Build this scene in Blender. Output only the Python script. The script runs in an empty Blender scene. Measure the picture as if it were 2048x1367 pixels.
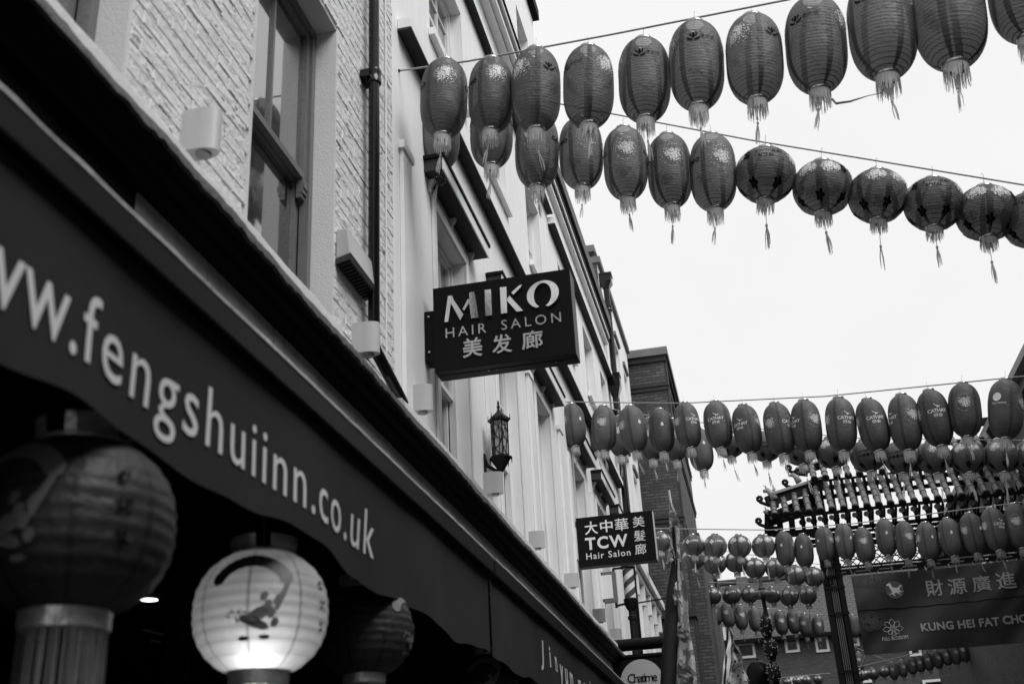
import bpy, bmesh, math, random
from mathutils import Vector, Matrix
rnd = random.Random(11)
SC = bpy.context.scene
COL = SC.collection
PI = math.pi
R = math.radians

# ------------------------------------------------------------------ camera
F, CX, CY, CH = 2251.4255, 1024.0, 683.5, 1.6
RX = Vector((.97490829, -.1342336, -.17758143))     # world axes seen in camera space
RS = Vector((.21682375, .39195062, .89407056))
RV = Vector((-.05041116, -.91014068, .41122095))
EYE = Vector((0, 0, CH))
def ray(x, y):
    d = Vector((x-CX, y-CY, F)); return Vector((RX.dot(d), RS.dot(d), RV.dot(d)))
def aX(x, y, X=-2.2): d = ray(x, y); return EYE + d*(X/d.x)      # where a pixel's ray meets the wall plane X
def aY(x, y, Y): d = ray(x, y); return EYE + d*(Y/d.y)           # ... a plane across the street at Y
def aZ(x, y, Z): d = ray(x, y); return EYE + d*((Z-CH)/d.z)
FWD = Vector((RX.z, RS.z, RV.z))
def depth(p): return (p-EYE).dot(FWD)
cam = bpy.data.cameras.new('camera'); co = bpy.data.objects.new('camera', cam); COL.objects.link(co)
cam.sensor_width = 36; cam.lens = F/2048*36; cam.clip_start = .05; cam.clip_end = 500
rt = Vector((RX.x, RS.x, RV.x)); up = -Vector((RX.y, RS.y, RV.y))
co.matrix_world = Matrix(((rt.x, up.x, -FWD.x, 0), (rt.y, up.y, -FWD.y, 0), (rt.z, up.z, -FWD.z, CH), (0, 0, 0, 1)))
cam.dof.use_dof = True; cam.dof.focus_distance = 13; cam.dof.aperture_fstop = 2.7
SC.camera = co

# ------------------------------------------------------------------ sky and sun (a bright overcast day, monochrome)
w = bpy.data.worlds.new('World'); SC.world = w; w.use_nodes = True
nt = w.node_tree; nt.nodes.clear()
sky = nt.nodes.new('ShaderNodeTexSky'); sky.sky_type = 'NISHITA'; sky.sun_disc = False
SUN_EL, SUN_AZ = R(52), R(125)
sky.sun_elevation = SUN_EL; sky.sun_rotation = SUN_AZ
sky.air_density = 1; sky.dust_density = 3
bw = nt.nodes.new('ShaderNodeRGBToBW'); nt.links.new(sky.outputs[0], bw.inputs[0])
mx = nt.nodes.new('ShaderNodeMix'); mx.data_type = 'RGBA'; mx.inputs[0].default_value = .93
nt.links.new(bw.outputs[0], mx.inputs[6]); mx.inputs[7].default_value = (8.1, 8.1, 8.1, 1)   # cloud cover
bg = nt.nodes.new('ShaderNodeBackground'); bg.inputs[1].default_value = .1
wtc = nt.nodes.new('ShaderNodeTexCoord'); wn = nt.nodes.new('ShaderNodeTexNoise'); wn.inputs['Scale'].default_value = 2.2; wn.inputs['Detail'].default_value = 5
nt.links.new(wtc.outputs['Generated'], wn.inputs['Vector'])
wm = nt.nodes.new('ShaderNodeMath'); wm.operation = 'MULTIPLY_ADD'; wm.inputs[1].default_value = .16; wm.inputs[2].default_value = .92; nt.links.new(wn.outputs['Fac'], wm.inputs[0])
wx = nt.nodes.new('ShaderNodeVectorMath'); wx.operation = 'SCALE'; nt.links.new(mx.outputs[2], wx.inputs[0]); nt.links.new(wm.outputs[0], wx.inputs['Scale'])   # faint thickness in the cloud
nt.links.new(wx.outputs[0], bg.inputs[0])
wo = nt.nodes.new('ShaderNodeOutputWorld'); nt.links.new(bg.outputs[0], wo.inputs[0])
sl = bpy.data.lights.new('sun', 'SUN'); sl.energy = 2.3; sl.angle = R(35); sl.color = (1, 1, 1)
so = bpy.data.objects.new('sun', sl); COL.objects.link(so)
sd = Vector((math.sin(SUN_AZ)*math.cos(SUN_EL), math.cos(SUN_AZ)*math.cos(SUN_EL), math.sin(SUN_EL)))
so.rotation_euler = sd.to_track_quat('Z', 'Y').to_euler(); so.location = (4, -4, 20)
SC.view_settings.view_transform = 'Standard'; SC.view_settings.look = 'None'
SC.view_settings.exposure = .25; SC.view_settings.gamma = 1; SC.view_settings.use_curve_mapping = False
SC.cycles.use_denoising = True
SC.cycles.max_bounces = 6; SC.cycles.diffuse_bounces = 3; SC.cycles.transparent_max_bounces = 12
SC.cycles.sample_clamp_indirect = 4

# ------------------------------------------------------------------ materials
def nodes(name):
    m = bpy.data.materials.new(name); m.use_nodes = True
    return m, m.node_tree.nodes, m.node_tree.links, m.node_tree.nodes['Principled BSDF']
def g(v): return (v, v, v, 1)
def mth(n, l, op, a, b=None, c=None):
    q = n.new('ShaderNodeMath'); q.operation = op
    for i, s in enumerate((a, b, c)):
        if s is None: continue
        if isinstance(s, (int, float)): q.inputs[i].default_value = s
        else: l.new(s, q.inputs[i])
    return q.outputs[0]
def noise(n, l, vec, scale, det=4, rough=.55):
    q = n.new('ShaderNodeTexNoise'); q.inputs['Scale'].default_value = scale; q.inputs['Detail'].default_value = det
    q.inputs['Roughness'].default_value = rough
    l.new(vec, q.inputs['Vector']); return q.outputs['Fac']
def mat(name, v, rough=.6, metal=0., var=.0, scale=4., bump=0., bscale=40., spec=.4, streak=0., trans=0., spots=0., dash=0.):
    m, n, l, b = nodes(name)
    b.inputs['Base Color'].default_value = g(v); b.inputs['Roughness'].default_value = rough
    b.inputs['Metallic'].default_value = metal; b.inputs['Specular IOR Level'].default_value = spec
    tc = n.new('ShaderNodeTexCoord'); geo = n.new('ShaderNodeNewGeometry'); vec = geo.outputs['Position']
    fac = None
    if var:
        f1 = noise(n, l, vec, scale, 5)
        fac = mth(n, l, 'MULTIPLY_ADD', f1, 2*var, 1-var)
    if streak:
        mp = n.new('ShaderNodeMapping'); mp.inputs['Scale'].default_value = (9, 9, .55); l.new(vec, mp.inputs['Vector'])
        f2 = noise(n, l, mp.outputs[0], 1.0, 5)
        s2 = mth(n, l, 'MULTIPLY_ADD', f2, 2*streak, 1-streak)
        fac = s2 if fac is None else mth(n, l, 'MULTIPLY', fac, s2)
    if spots:
        f3 = noise(n, l, vec, 38, 3); f3 = mth(n, l, 'GREATER_THAN', f3, .66)
        s3 = mth(n, l, 'MULTIPLY_ADD', f3, -spots, 1.0)
        fac = s3 if fac is None else mth(n, l, 'MULTIPLY', fac, s3)
    if dash:                                       # broken paint: short dark nicks along the courses
        mp = n.new('ShaderNodeMapping'); mp.inputs['Scale'].default_value = (30, 9, 42); l.new(vec, mp.inputs['Vector'])
        f4 = noise(n, l, mp.outputs[0], 1.0, 3, .6); big = noise(n, l, vec, 3.0, 2)
        th = mth(n, l, 'MULTIPLY_ADD', big, -.26, .775)
        f4 = mth(n, l, 'GREATER_THAN', f4, th); s4 = mth(n, l, 'MULTIPLY_ADD', f4, -dash, 1.0)
        fac = s4 if fac is None else mth(n, l, 'MULTIPLY', fac, s4)
    if fac is not None:
        val = mth(n, l, 'MULTIPLY', fac, v)
        cb = n.new('ShaderNodeCombineColor')
        for i in range(3): l.new(val, cb.inputs[i])
        l.new(cb.outputs[0], b.inputs['Base Color'])
    if bump:
        f = noise(n, l, vec, bscale, 5)
        bp = n.new('ShaderNodeBump'); bp.inputs['Strength'].default_value = bump; bp.inputs['Distance'].default_value = .02
        l.new(f, bp.inputs['Height']); l.new(bp.outputs[0], b.inputs['Normal'])
    if trans:
        o = n['Material Output']; tr = n.new('ShaderNodeBsdfTranslucent'); tr.inputs[0].default_value = g(v)
        ms = n.new('ShaderNodeMixShader'); ms.inputs[0].default_value = trans
        l.new(b.outputs[0], ms.inputs[1]); l.new(tr.outputs[0], ms.inputs[2]); l.new(ms.outputs[0], o.inputs[0])
    return m
def mat_lantern(name, v, period, seams, seamw=.035, transp=.10, transl=.25, rib=.35, rough=.5):
    """stretched cloth on wire hoops: hoops show as dark lines, gore seams as darker double cloth"""
    m, n, l, b = nodes(name)
    tc = n.new('ShaderNodeTexCoord'); sp = n.new('ShaderNodeSeparateXYZ'); l.new(tc.outputs['Object'], sp.inputs[0])
    x, y, z = sp.outputs
    a = mth(n, l, 'ARCTAN2', y, x); a = mth(n, l, 'MULTIPLY_ADD', a, seams/(2*PI), .5)
    a = mth(n, l, 'FRACT', a); a = mth(n, l, 'ABSOLUTE', mth(n, l, 'SUBTRACT', a, .5))
    seam = mth(n, l, 'GREATER_THAN', a, .5-seamw*seams/2)
    zz = mth(n, l, 'FRACT', mth(n, l, 'MULTIPLY_ADD', z, 1/period, 40.5)); zz = mth(n, l, 'ABSOLUTE', mth(n, l, 'SUBTRACT', zz, .5))
    ribm = mth(n, l, 'LESS_THAN', zz, .075)
    f = noise(n, l, tc.outputs['Object'], 3.5, 4); info = n.new('ShaderNodeObjectInfo')
    base = mth(n, l, 'MULTIPLY_ADD', f, .5, .75)
    base = mth(n, l, 'MULTIPLY', base, mth(n, l, 'MULTIPLY_ADD', info.outputs['Random'], .35, .82))
    base = mth(n, l, 'MULTIPLY', base, mth(n, l, 'MULTIPLY_ADD', seam, -.42, 1))
    base = mth(n, l, 'MULTIPLY', base, mth(n, l, 'MULTIPLY_ADD', ribm, -rib, 1))
    base = mth(n, l, 'MULTIPLY', base, v)
    cb = n.new('ShaderNodeCombineColor')
    for i in range(3): l.new(base, cb.inputs[i])
    l.new(cb.outputs[0], b.inputs['Base Color']); b.inputs['Roughness'].default_value = rough
    b.inputs['Specular IOR Level'].default_value = .35
    bp = n.new('ShaderNodeBump'); bp.inputs['Strength'].default_value = .5; bp.inputs['Distance'].default_value = .02
    l.new(noise(n, l, tc.outputs['Object'], 9, 4), bp.inputs['Height']); l.new(bp.outputs[0], b.inputs['Normal'])
    tl = n.new('ShaderNodeBsdfTranslucent'); l.new(cb.outputs[0], tl.inputs[0])
    m1 = n.new('ShaderNodeMixShader'); m1.inputs[0].default_value = transl; l.new(b.outputs[0], m1.inputs[1]); l.new(tl.outputs[0], m1.inputs[2])
    tp = n.new('ShaderNodeBsdfTransparent'); m2 = n.new('ShaderNodeMixShader')
    op = mth(n, l, 'MULTIPLY', mth(n, l, 'SUBTRACT', 1, mth(n, l, 'MAXIMUM', seam, ribm)), transp)
    l.new(op, m2.inputs[0]); l.new(m1.outputs[0], m2.inputs[1]); l.new(tp.outputs[0], m2.inputs[2])
    l.new(m2.outputs[0], n['Material Output'].inputs[0])
    return m
def mat_brick(name, v, mv, bw_=.225, bh=.075, mortar=.012, var=.35):
    m, n, l, b = nodes(name)
    geo = n.new('ShaderNodeNewGeometry'); sp = n.new('ShaderNodeSeparateXYZ'); l.new(geo.outputs['Position'], sp.inputs[0])
    cb = n.new('ShaderNodeCombineXYZ'); l.new(mth(n, l, 'ADD', sp.outputs[0], sp.outputs[1]), cb.inputs[0]); l.new(sp.outputs[2], cb.inputs[1])
    t = n.new('ShaderNodeTexBrick'); l.new(cb.outputs[0], t.inputs['Vector'])
    t.inputs['Color1'].default_value = g(v*(1-var)); t.inputs['Color2'].default_value = g(v*(1+var)); t.inputs['Mortar'].default_value = g(mv)
    t.inputs['Scale'].default_value = 1; t.inputs['Mortar Size'].default_value = mortar; t.inputs['Brick Width'].default_value = bw_
    t.inputs['Row Height'].default_value = bh; t.inputs['Bias'].default_value = -.1
    nz = noise(n, l, geo.outputs['Position'], 1.2, 6); mm = n.new('ShaderNodeMix'); mm.data_type = 'RGBA'; mm.blend_type = 'MULTIPLY'; mm.inputs[0].default_value = 1
    cc = n.new('ShaderNodeCombineColor'); nv = mth(n, l, 'MULTIPLY_ADD', nz, .8, .6)
    for i in range(3): l.new(nv, cc.inputs[i])
    l.new(t.outputs[0], mm.inputs[6]); l.new(cc.outputs[0], mm.inputs[7]); l.new(mm.outputs[2], b.inputs['Base Color'])
    b.inputs['Roughness'].default_value = .85
    bp = n.new('ShaderNodeBump'); bp.inputs['Strength'].default_value = .6; bp.inputs['Distance'].default_value = .01; bp.invert = True
    l.new(t.outputs['Fac'], bp.inputs['Height']); l.new(bp.outputs[0], b.inputs['Normal'])
    return m
def mat_stripes(name, v0, v1, turns, rough=.3):
    m, n, l, b = nodes(name)
    tc = n.new('ShaderNodeTexCoord'); sp = n.new('ShaderNodeSeparateXYZ'); l.new(tc.outputs['Object'], sp.inputs[0])
    a = mth(n, l, 'ARCTAN2', sp.outputs[1], sp.outputs[0])
    k = mth(n, l, 'FRACT', mth(n, l, 'ADD', mth(n, l, 'MULTIPLY', a, -2/(2*PI)), mth(n, l, 'MULTIPLY_ADD', sp.outputs[2], turns, 20)))
    k = mth(n, l, 'GREATER_THAN', k, .5); val = mth(n, l, 'MULTIPLY_ADD', k, v1-v0, v0)
    cb = n.new('ShaderNodeCombineColor')
    for i in range(3): l.new(val, cb.inputs[i])
    l.new(cb.outputs[0], b.inputs['Base Color']); b.inputs['Roughness'].default_value = rough
    return m
def mat_flag(name, v0, v1, sc=7):
    m, n, l, b = nodes(name)
    tc = n.new('ShaderNodeTexCoord')
    nz = n.new('ShaderNodeTexNoise'); nz.inputs['Scale'].default_value = sc; nz.inputs['Detail'].default_value = 2; nz.inputs['Distortion'].default_value = 2.2
    l.new(tc.outputs['Object'], nz.inputs['Vector'])
    rp = n.new('ShaderNodeValToRGB'); rp.color_ramp.interpolation = 'CONSTANT'
    e = rp.color_ramp.elements; e[0].color = g(v0); e[1].position = .46; e[1].color = g(v1)
    x = e.new(.56); x.color = g((v0+v1)/2); x = e.new(.62); x.color = g(v1*1.25); x = e.new(.68); x.color = g(v0*.6)
    l.new(nz.outputs['Fac'], rp.inputs[0]); l.new(rp.outputs[0], b.inputs['Base Color']); b.inputs['Roughness'].default_value = .6
    tr = n.new('ShaderNodeBsdfTranslucent'); l.new(rp.outputs[0], tr.inputs[0]); ms = n.new('ShaderNodeMixShader'); ms.inputs[0].default_value = .3
    l.new(b.outputs[0], ms.inputs[1]); l.new(tr.outputs[0], ms.inputs[2]); l.new(ms.outputs[0], n['Material Output'].inputs[0])
    return m
def mat_slates(name, v, row):
    m, n, l, b = nodes(name)
    geo = n.new('ShaderNodeNewGeometry'); sp = n.new('ShaderNodeSeparateXYZ'); l.new(geo.outputs['Position'], sp.inputs[0])
    cb = n.new('ShaderNodeCombineXYZ'); l.new(sp.outputs[0], cb.inputs[0]); l.new(sp.outputs[2], cb.inputs[1])
    t = n.new('ShaderNodeTexBrick'); l.new(cb.outputs[0], t.inputs['Vector']); t.inputs['Scale'].default_value = 1
    t.inputs['Color1'].default_value = g(v*.85); t.inputs['Color2'].default_value = g(v*1.15); t.inputs['Mortar'].default_value = g(v*.45)
    t.inputs['Mortar Size'].default_value = .03; t.inputs['Brick Width'].default_value = .28; t.inputs['Row Height'].default_value = row
    l.new(t.outputs[0], b.inputs['Base Color']); b.inputs['Roughness'].default_value = .7
    return m
def mat_glass(name):
    m, n, l, b = nodes(name); b.inputs['Base Color'].default_value = g(.03); b.inputs['Roughness'].default_value = .1
    geo = n.new('ShaderNodeNewGeometry'); bp = n.new('ShaderNodeBump'); bp.inputs['Strength'].default_value = .03; bp.inputs['Distance'].default_value = .02
    l.new(noise(n, l, geo.outputs['Position'], 2.5, 2), bp.inputs['Height'])
    gl = n.new('ShaderNodeBsdfGlossy'); gl.inputs['Roughness'].default_value = .03; gl.inputs['Color'].default_value = g(.95); l.new(bp.outputs[0], gl.inputs['Normal'])
    lw = n.new('ShaderNodeLayerWeight'); lw.inputs['Blend'].default_value = .5
    f = mth(n, l, 'MULTIPLY_ADD', lw.outputs['Fresnel'], .55, .18); ms = n.new('ShaderNodeMixShader'); l.new(f, ms.inputs[0])
    l.new(b.outputs[0], ms.inputs[1]); l.new(gl.outputs[0], ms.inputs[2]); l.new(ms.outputs[0], n['Material Output'].inputs[0]); return m
def mat_emit(name, v, s):
    m, n, l, b = nodes(name); b.inputs['Base Color'].default_value = g(v)
    b.inputs['Emission Color'].default_value = g(1); b.inputs['Emission Strength'].default_value = s; return m

M = dict(
 paint=mat('painted_brick', .70, .6, var=.10, scale=9, bump=.6, bscale=30, dash=.75),
 mortar=mat('painted_mortar', .60, .8, var=.2, scale=22, bump=.8, bscale=60, dash=.85),
 reveal=mat('painted_reveal', .64, .6, var=.06, bump=.25, bscale=90),
 stucco=mat('stucco', .82, .6, var=.05, scale=2, bump=.12, bscale=70, streak=.12),
 stuccoband=mat('stucco_band', .80, .6, var=.08, scale=5, bump=.12, bscale=70),
 trim=mat('white_trim', .72, .45, var=.12, scale=6, bump=.1),
 ledge=mat('painted_ledge', .50, .5, var=.22, scale=7, bump=.3, bscale=30, spots=.3),
 lead=mat('lead_flashing', .05, .5, var=.7, scale=11, bump=.9, bscale=26),
 blackpaint=mat('black_paint', .007, .6, var=.3, scale=6, bump=.1, spec=.08),
 gloss=mat('black_gloss_pipe', .006, .16, spec=.35, bump=.04, bscale=20),
 plank=mat('fascia_boards', .30, .55, var=.3, scale=14, bump=.25, streak=.35), soffitshade=mat('soffit_shade', .045, .6, var=.3, scale=9, spec=.1), foil=mat('dark_foil', .5, .2, metal=.55, var=.5, scale=30, bump=.5, bscale=18),
 frame=mat('window_frame_grey', .14, .4, var=.2, scale=12, bump=.15),
 framew=mat('window_frame_white', .70, .4, var=.06),
 glass=mat_glass('window_glass'),
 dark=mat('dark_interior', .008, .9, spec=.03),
 plastic=mat('white_plastic', .44, .35, var=.05, scale=8), greyplastic=mat('grey_plastic', .25, .4),
 lens=mat('grey_lens', .22, .3), mesh_black=mat('black_grille', .018, .6, var=.5, scale=60, bump=.5, bscale=120),
 valance=mat('awning_cloth', .030, .9, var=.14, scale=5, bump=.15, bscale=200, spec=.1),
 awbar=mat('awning_bar', .009, .5, var=.3, scale=8, spec=.12), alu=mat('worn_aluminium', .75, .45, metal=.1, var=.4, scale=18, bump=.3),
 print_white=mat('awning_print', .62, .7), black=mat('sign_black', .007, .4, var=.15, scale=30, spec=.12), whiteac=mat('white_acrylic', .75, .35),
 mirror=mat('polished_letters', .95, .12, metal=1., var=.3, scale=5, bump=.1, bscale=5), silver=mat('silver_lettering', .50, .5, metal=.0),
 lettersw=mat('white_lettering', .78, .4), rope=mat('grey_rope', .34, .8, var=.3, scale=60),
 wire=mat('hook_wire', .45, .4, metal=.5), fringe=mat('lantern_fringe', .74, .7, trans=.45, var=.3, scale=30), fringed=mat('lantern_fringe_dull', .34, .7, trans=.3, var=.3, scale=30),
 ring=mat('foil_band', .4, .2, metal=.85, var=.4, scale=30), printl=mat('gold_print', .60, .5, metal=.0, var=.35, scale=45), printh=mat('bright_print', .70, .5, var=.3, scale=40), figure=mat('faint_figure', .16, .6), cords=mat('long_fringe', .17, .7, trans=.2, var=.4, scale=40), ink=mat('figure_ink', .13, .6), printw=mat('white_print', .72, .5),
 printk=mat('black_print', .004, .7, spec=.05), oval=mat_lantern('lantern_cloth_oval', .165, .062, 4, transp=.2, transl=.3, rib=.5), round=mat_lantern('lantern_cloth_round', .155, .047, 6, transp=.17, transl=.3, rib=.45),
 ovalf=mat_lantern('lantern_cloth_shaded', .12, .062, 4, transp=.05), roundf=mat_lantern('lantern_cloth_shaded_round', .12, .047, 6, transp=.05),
 shop=mat_lantern('shop_lantern_cloth', .032, .085, 8, seamw=.012, transp=.0, transl=.15, rib=.2), lit=mat_lantern('lit_paper', .37, .085, 8, seamw=.008, transp=0, transl=.55, rib=.12),
 gate=mat('gate_black', .009, .6, var=.3, scale=4, spec=.1), tile=mat('glazed_tile', .14, .3, var=.4, scale=7, spec=.6), tilecap=mat('tile_cap', .015, .5, spec=.1),
 gateroof=mat('glazed_ridge', .22, .4, var=.3, scale=5), finial=mat('glazed_beast', .26, .4, var=.5, scale=14),
 banner=mat('banner_vinyl', .026, .36, var=.15, scale=2, spec=.3, bump=.3, bscale=4), bannertext=mat('banner_print', .30, .5), bannerline=mat('banner_line', .13, .5), bannerpale=mat('banner_emblem', .5, .5), bannerdisc=mat('banner_disc', .07, .5),
 brick=mat_brick('tower_brick', .085, .035), brickend=mat_brick('end_brick', .085, .05, var=.2), brickband=mat('brick_band', .035, .8, var=.4, scale=20), stone=mat('stone_cap', .16, .7, var=.25), sideplain=mat('side_render', .09, .8, var=.2, scale=3, streak=.15),
 slates=mat_slates('roof_slates', .07, .13), slate=mat('slate_plain', .04, .6, var=.3, scale=4), farwhite=mat('far_white', .62, .6), fargrey=mat('far_grey', .11, .7, var=.2), farframe=mat('far_frame', .75, .5), farglass=mat('far_glass', .015, .15, spec=.25),
 pole=mat_stripes('barber_stripes', .75, .07, 5.2), sleeve=mat('black_cloth', .016, .75, var=.3, scale=3, bump=.2, bscale=9), flag=mat_flag('flag_cloth', .22, .62, 2.4), flagpale=mat('pale_cloth', .72, .7, var=.1, bump=.2, bscale=6), flagdark=mat_flag('flag_dark', .02, .4, 5),
 iron=mat('cast_iron', .010, .5, var=.3, scale=10, spec=.2), ironglass=mat('frosted_pane', .5, .3, trans=.3), disc=mat('sign_disc', .48, .5), spot=mat('bulb_white', .55, .4), lampshade=mat('lamp_shade', .06, .4, var=.3, scale=8), globe=mat('dark_globe', .007, .4, spec=.15),
 pave=mat('paving', .10, .8, var=.25, scale=3, bump=.2, bscale=12), road=mat('road_setts', .06, .8, var=.3, scale=5, bump=.3, bscale=10), kerb=mat('granite_kerb', .16, .8, var=.2),
 down=mat_emit('downlight_glow', .9, 2.2), bulb=mat_emit('bulb_glow', .9, 5.), cream=mat('right_wall', .10, .7, var=.15, scale=3), greyroof=mat('right_eave', .22, .6, var=.15),
)

# ------------------------------------------------------------------ object helpers
def wloc(o):
    v = Vector((0, 0, 0))
    while o is not None: v = v + o.location; o = o.parent
    return v
def tag(o, label=None, cat=None, group=None, kind=None):
    if label: o['label'] = label
    if cat: o['category'] = cat
    if group: o['group'] = group
    if kind: o['kind'] = kind
    return o
def thing(name, label, cat, loc=(0, 0, 0), group=None):
    o = bpy.data.objects.new(name, None); COL.objects.link(o); o.location = loc; o.empty_display_size = .1
    return tag(o, label, cat, group)
class MB:
    def __init__(s): s.v = []; s.f = []
    def add(s, vs, fs):
        k = len(s.v); s.v += [tuple(v) for v in vs]; s.f += [tuple(i+k for i in f) for f in fs]; return s
    def box(s, x0, x1, y0, y1, z0, z1):
        if x0 > x1: x0, x1 = x1, x0
        if y0 > y1: y0, y1 = y1, y0
        if z0 > z1: z0, z1 = z1, z0
        return s.add([(x, y, z) for z in (z0, z1) for y in (y0, y1) for x in (x0, x1)],
                     [(0, 2, 3, 1), (4, 5, 7, 6), (0, 1, 5, 4), (2, 6, 7, 3), (0, 4, 6, 2), (1, 3, 7, 5)])
    def quad(s, *p): return s.add(p, [tuple(range(len(p)))])
    def bar(s, a, b, wx, wz, upv=(0, 0, 1)):
        a, b = Vector(a), Vector(b); d = (b-a).normalized(); u = Vector(upv)
        sd_ = d.cross(u)
        if sd_.length < 1e-4: sd_ = d.cross(Vector((0, 1, 0)))
        sd_.normalize(); u2 = sd_.cross(d).normalized()
        vs = [p+sd_*(i*wx/2)+u2*(j*wz/2) for p in (a, b) for i, j in ((-1, -1), (1, -1), (1, 1), (-1, 1))]
        return s.add(vs, [(0, 1, 2, 3)[::-1], (4, 5, 6, 7), (0, 4, 5, 1)[::-1], (1, 5, 6, 2)[::-1], (2, 6, 7, 3)[::-1], (3, 7, 4, 0)[::-1]])
    def tube(s, pts, r, n=8, cap=True):
        pts = [Vector(p) for p in pts]; rs = r if isinstance(r, (list, tuple)) else [r]*len(pts); k = len(s.v); prev = None
        for i, p in enumerate(pts):
            d = (pts[min(i+1, len(pts)-1)]-pts[max(i-1, 0)]).normalized()
            if prev is None:
                a = d.cross(Vector((0, 0, 1)))
                if a.length < .05: a = d.cross(Vector((0, 1, 0)))
            else: a = prev - d*prev.dot(d)
            a.normalize(); prev = a; b = d.cross(a)
            for j in range(n):
                t = 2*PI*j/n; s.v.append(tuple(p+(a*math.cos(t)+b*math.sin(t))*rs[i]))
        for i in range(len(pts)-1):
            for j in range(n):
                j2 = (j+1) % n; s.f.append((k+i*n+j, k+i*n+j2, k+(i+1)*n+j2, k+(i+1)*n+j))
        if cap: s.f.append(tuple(k+j for j in range(n))[::-1]); s.f.append(tuple(k+(len(pts)-1)*n+j for j in range(n)))
        return s
    def lathe(s, prof, n=16, c=(0, 0, 0), ph=0., cap=True):
        k = len(s.v)
        for r, z in prof:
            for j in range(n):
                t = 2*PI*j/n+ph; s.v.append((c[0]+r*math.cos(t), c[1]+r*math.sin(t), c[2]+z))
        for i in range(len(prof)-1):
            for j in range(n):
                j2 = (j+1) % n; q = (k+i*n+j, k+i*n+j2, k+(i+1)*n+j2, k+(i+1)*n+j)
                s.f.append(q if prof[i+1][1] >= prof[i][1] else q)
        if cap:
            if prof[0][0] > 1e-4: s.f.append(tuple(k+j for j in range(n))[::-1])
            if prof[-1][0] > 1e-4: s.f.append(tuple(k+(len(prof)-1)*n+j for j in range(n)))
        return s
    def prism(s, poly, nrm, t):
        """planar polygon (world points) given thickness t along nrm"""
        nrm = Vector(nrm); n = len(poly); a = [Vector(p) for p in poly]; b = [p+nrm*t for p in a]
        return s.add(a+b, [tuple(range(n)), tuple(range(n, 2*n))[::-1]]+[(i, i+n, (i+1) % n+n, (i+1) % n) for i in range(n)])
    def mesh(s, name):
        me = bpy.data.meshes.new(name); me.from_pydata(s.v, [], s.f); me.validate(); return me
    def build(s, name, m, parent=None, smooth=False, bevel=0, local=False, recalc=True, kind=None):
        if parent is not None and not local:
            o = wloc(parent); s.v = [(a-o.x, b-o.y, c-o.z) for a, b, c in s.v]
        me = s.mesh(name)
        if recalc or bevel:
            bm = bmesh.new(); bm.from_mesh(me)
            if recalc: bmesh.ops.recalc_face_normals(bm, faces=bm.faces)
            if bevel: bmesh.ops.bevel(bm, geom=bm.edges[:], offset=bevel, segments=2, affect='EDGES', profile=.6)
            bm.to_mesh(me); bm.free()
        me.materials.append(M[m])
        if smooth: me.shade_smooth() if smooth is True else me.set_sharp_from_angle(angle=R(smooth)); 
        if smooth and smooth is not True:
            for p in me.polygons: p.use_smooth = True
            me.set_sharp_from_angle(angle=R(smooth))
        o = bpy.data.objects.new(name, me); COL.objects.link(o); o.parent = parent
        if kind: o['kind'] = kind
        return o
def inst(name, me, parent, loc=(0, 0, 0), rot=None):
    o = bpy.data.objects.new(name, me)
    if name in ('flower_print', 'logo_print', 'dark_flowers', 'painted_figure', 'brush_script', 'fringe'): o['kind'] = 'stuff'
    COL.objects.link(o); o.parent = parent; o.location = loc
    if rot: o.rotation_euler = rot
    return o
def struct(o): o['kind'] = 'structure'; return o

# ------------------------------------------------------------------ lettering (Blender's own built-in font)
_tc = {}
def text2d(body, off=0., sp=1., shear=0.):
    k = (body, off, sp, shear)
    if k in _tc: return _tc[k]
    c = bpy.data.curves.new('t', 'FONT'); c.body = body; c.offset = off; c.space_character = sp; c.resolution_u = 3; c.shear = shear; c.fill_mode = 'FRONT'
    o = bpy.data.objects.new('t', c); COL.objects.link(o); bpy.context.view_layer.update()
    me = bpy.data.meshes.new_from_object(o.evaluated_get(bpy.context.evaluated_depsgraph_get()))
    vs = [(v.co.x, v.co.y) for v in me.vertices]; fs = [tuple(p.vertices) for p in me.polygons]
    bpy.data.objects.remove(o); bpy.data.curves.remove(c); bpy.data.meshes.remove(me)
    _tc[k] = (vs, fs); return _tc[k]
def fitted(body, W, H, off=0., auto=True, shear=0.):
    """text scaled to W x H, lower left at 0,0; letter spacing is chosen so that letters keep their shape"""
    def size(sp):
        vs, fs = text2d(body, off, sp, shear); xs = [v[0] for v in vs]; ys = [v[1] for v in vs]
        return max(xs)-min(xs), max(ys)-min(ys)
    sp = 1.
    if auto and len(body) > 1 and max(map(ord, body)) < 0x3000:
        w1, h1 = size(1.); w2, _ = size(1.5); want = W/H*h1
        sp = min(2.4, max(.75, 1+(want-w1)/max(w2-w1, 1e-3)*.5))
    vs, fs = text2d(body, off, round(sp, 2), shear); xs = [v[0] for v in vs]; ys = [v[1] for v in vs]
    x0, y0 = min(xs), min(ys); w_, h_ = max(xs)-x0, max(ys)-y0
    return [((x-x0)/w_*W, (y-y0)/h_*H) for x, y in vs], fs
def solid2d(mb, vs, fs, fn, t=0.):
    """maps 2-D lettering through fn(u, v, d) -> point; with t it becomes a raised slab"""
    n = len(vs); mb_v = [fn(u, v, t) for u, v in vs]
    if t <= 0: mb.add(mb_v, fs); return
    ed = {}
    for f in fs:
        for a, b in zip(f, f[1:]+f[:1]): ed[(a, b)] = ed.get((a, b), 0)+1
    side = [(a, b, b+n, a+n) for (a, b) in ed if (b, a) not in ed]
    mb.add(mb_v+[fn(u, v, 0) for u, v in vs], list(fs)+side)
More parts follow.
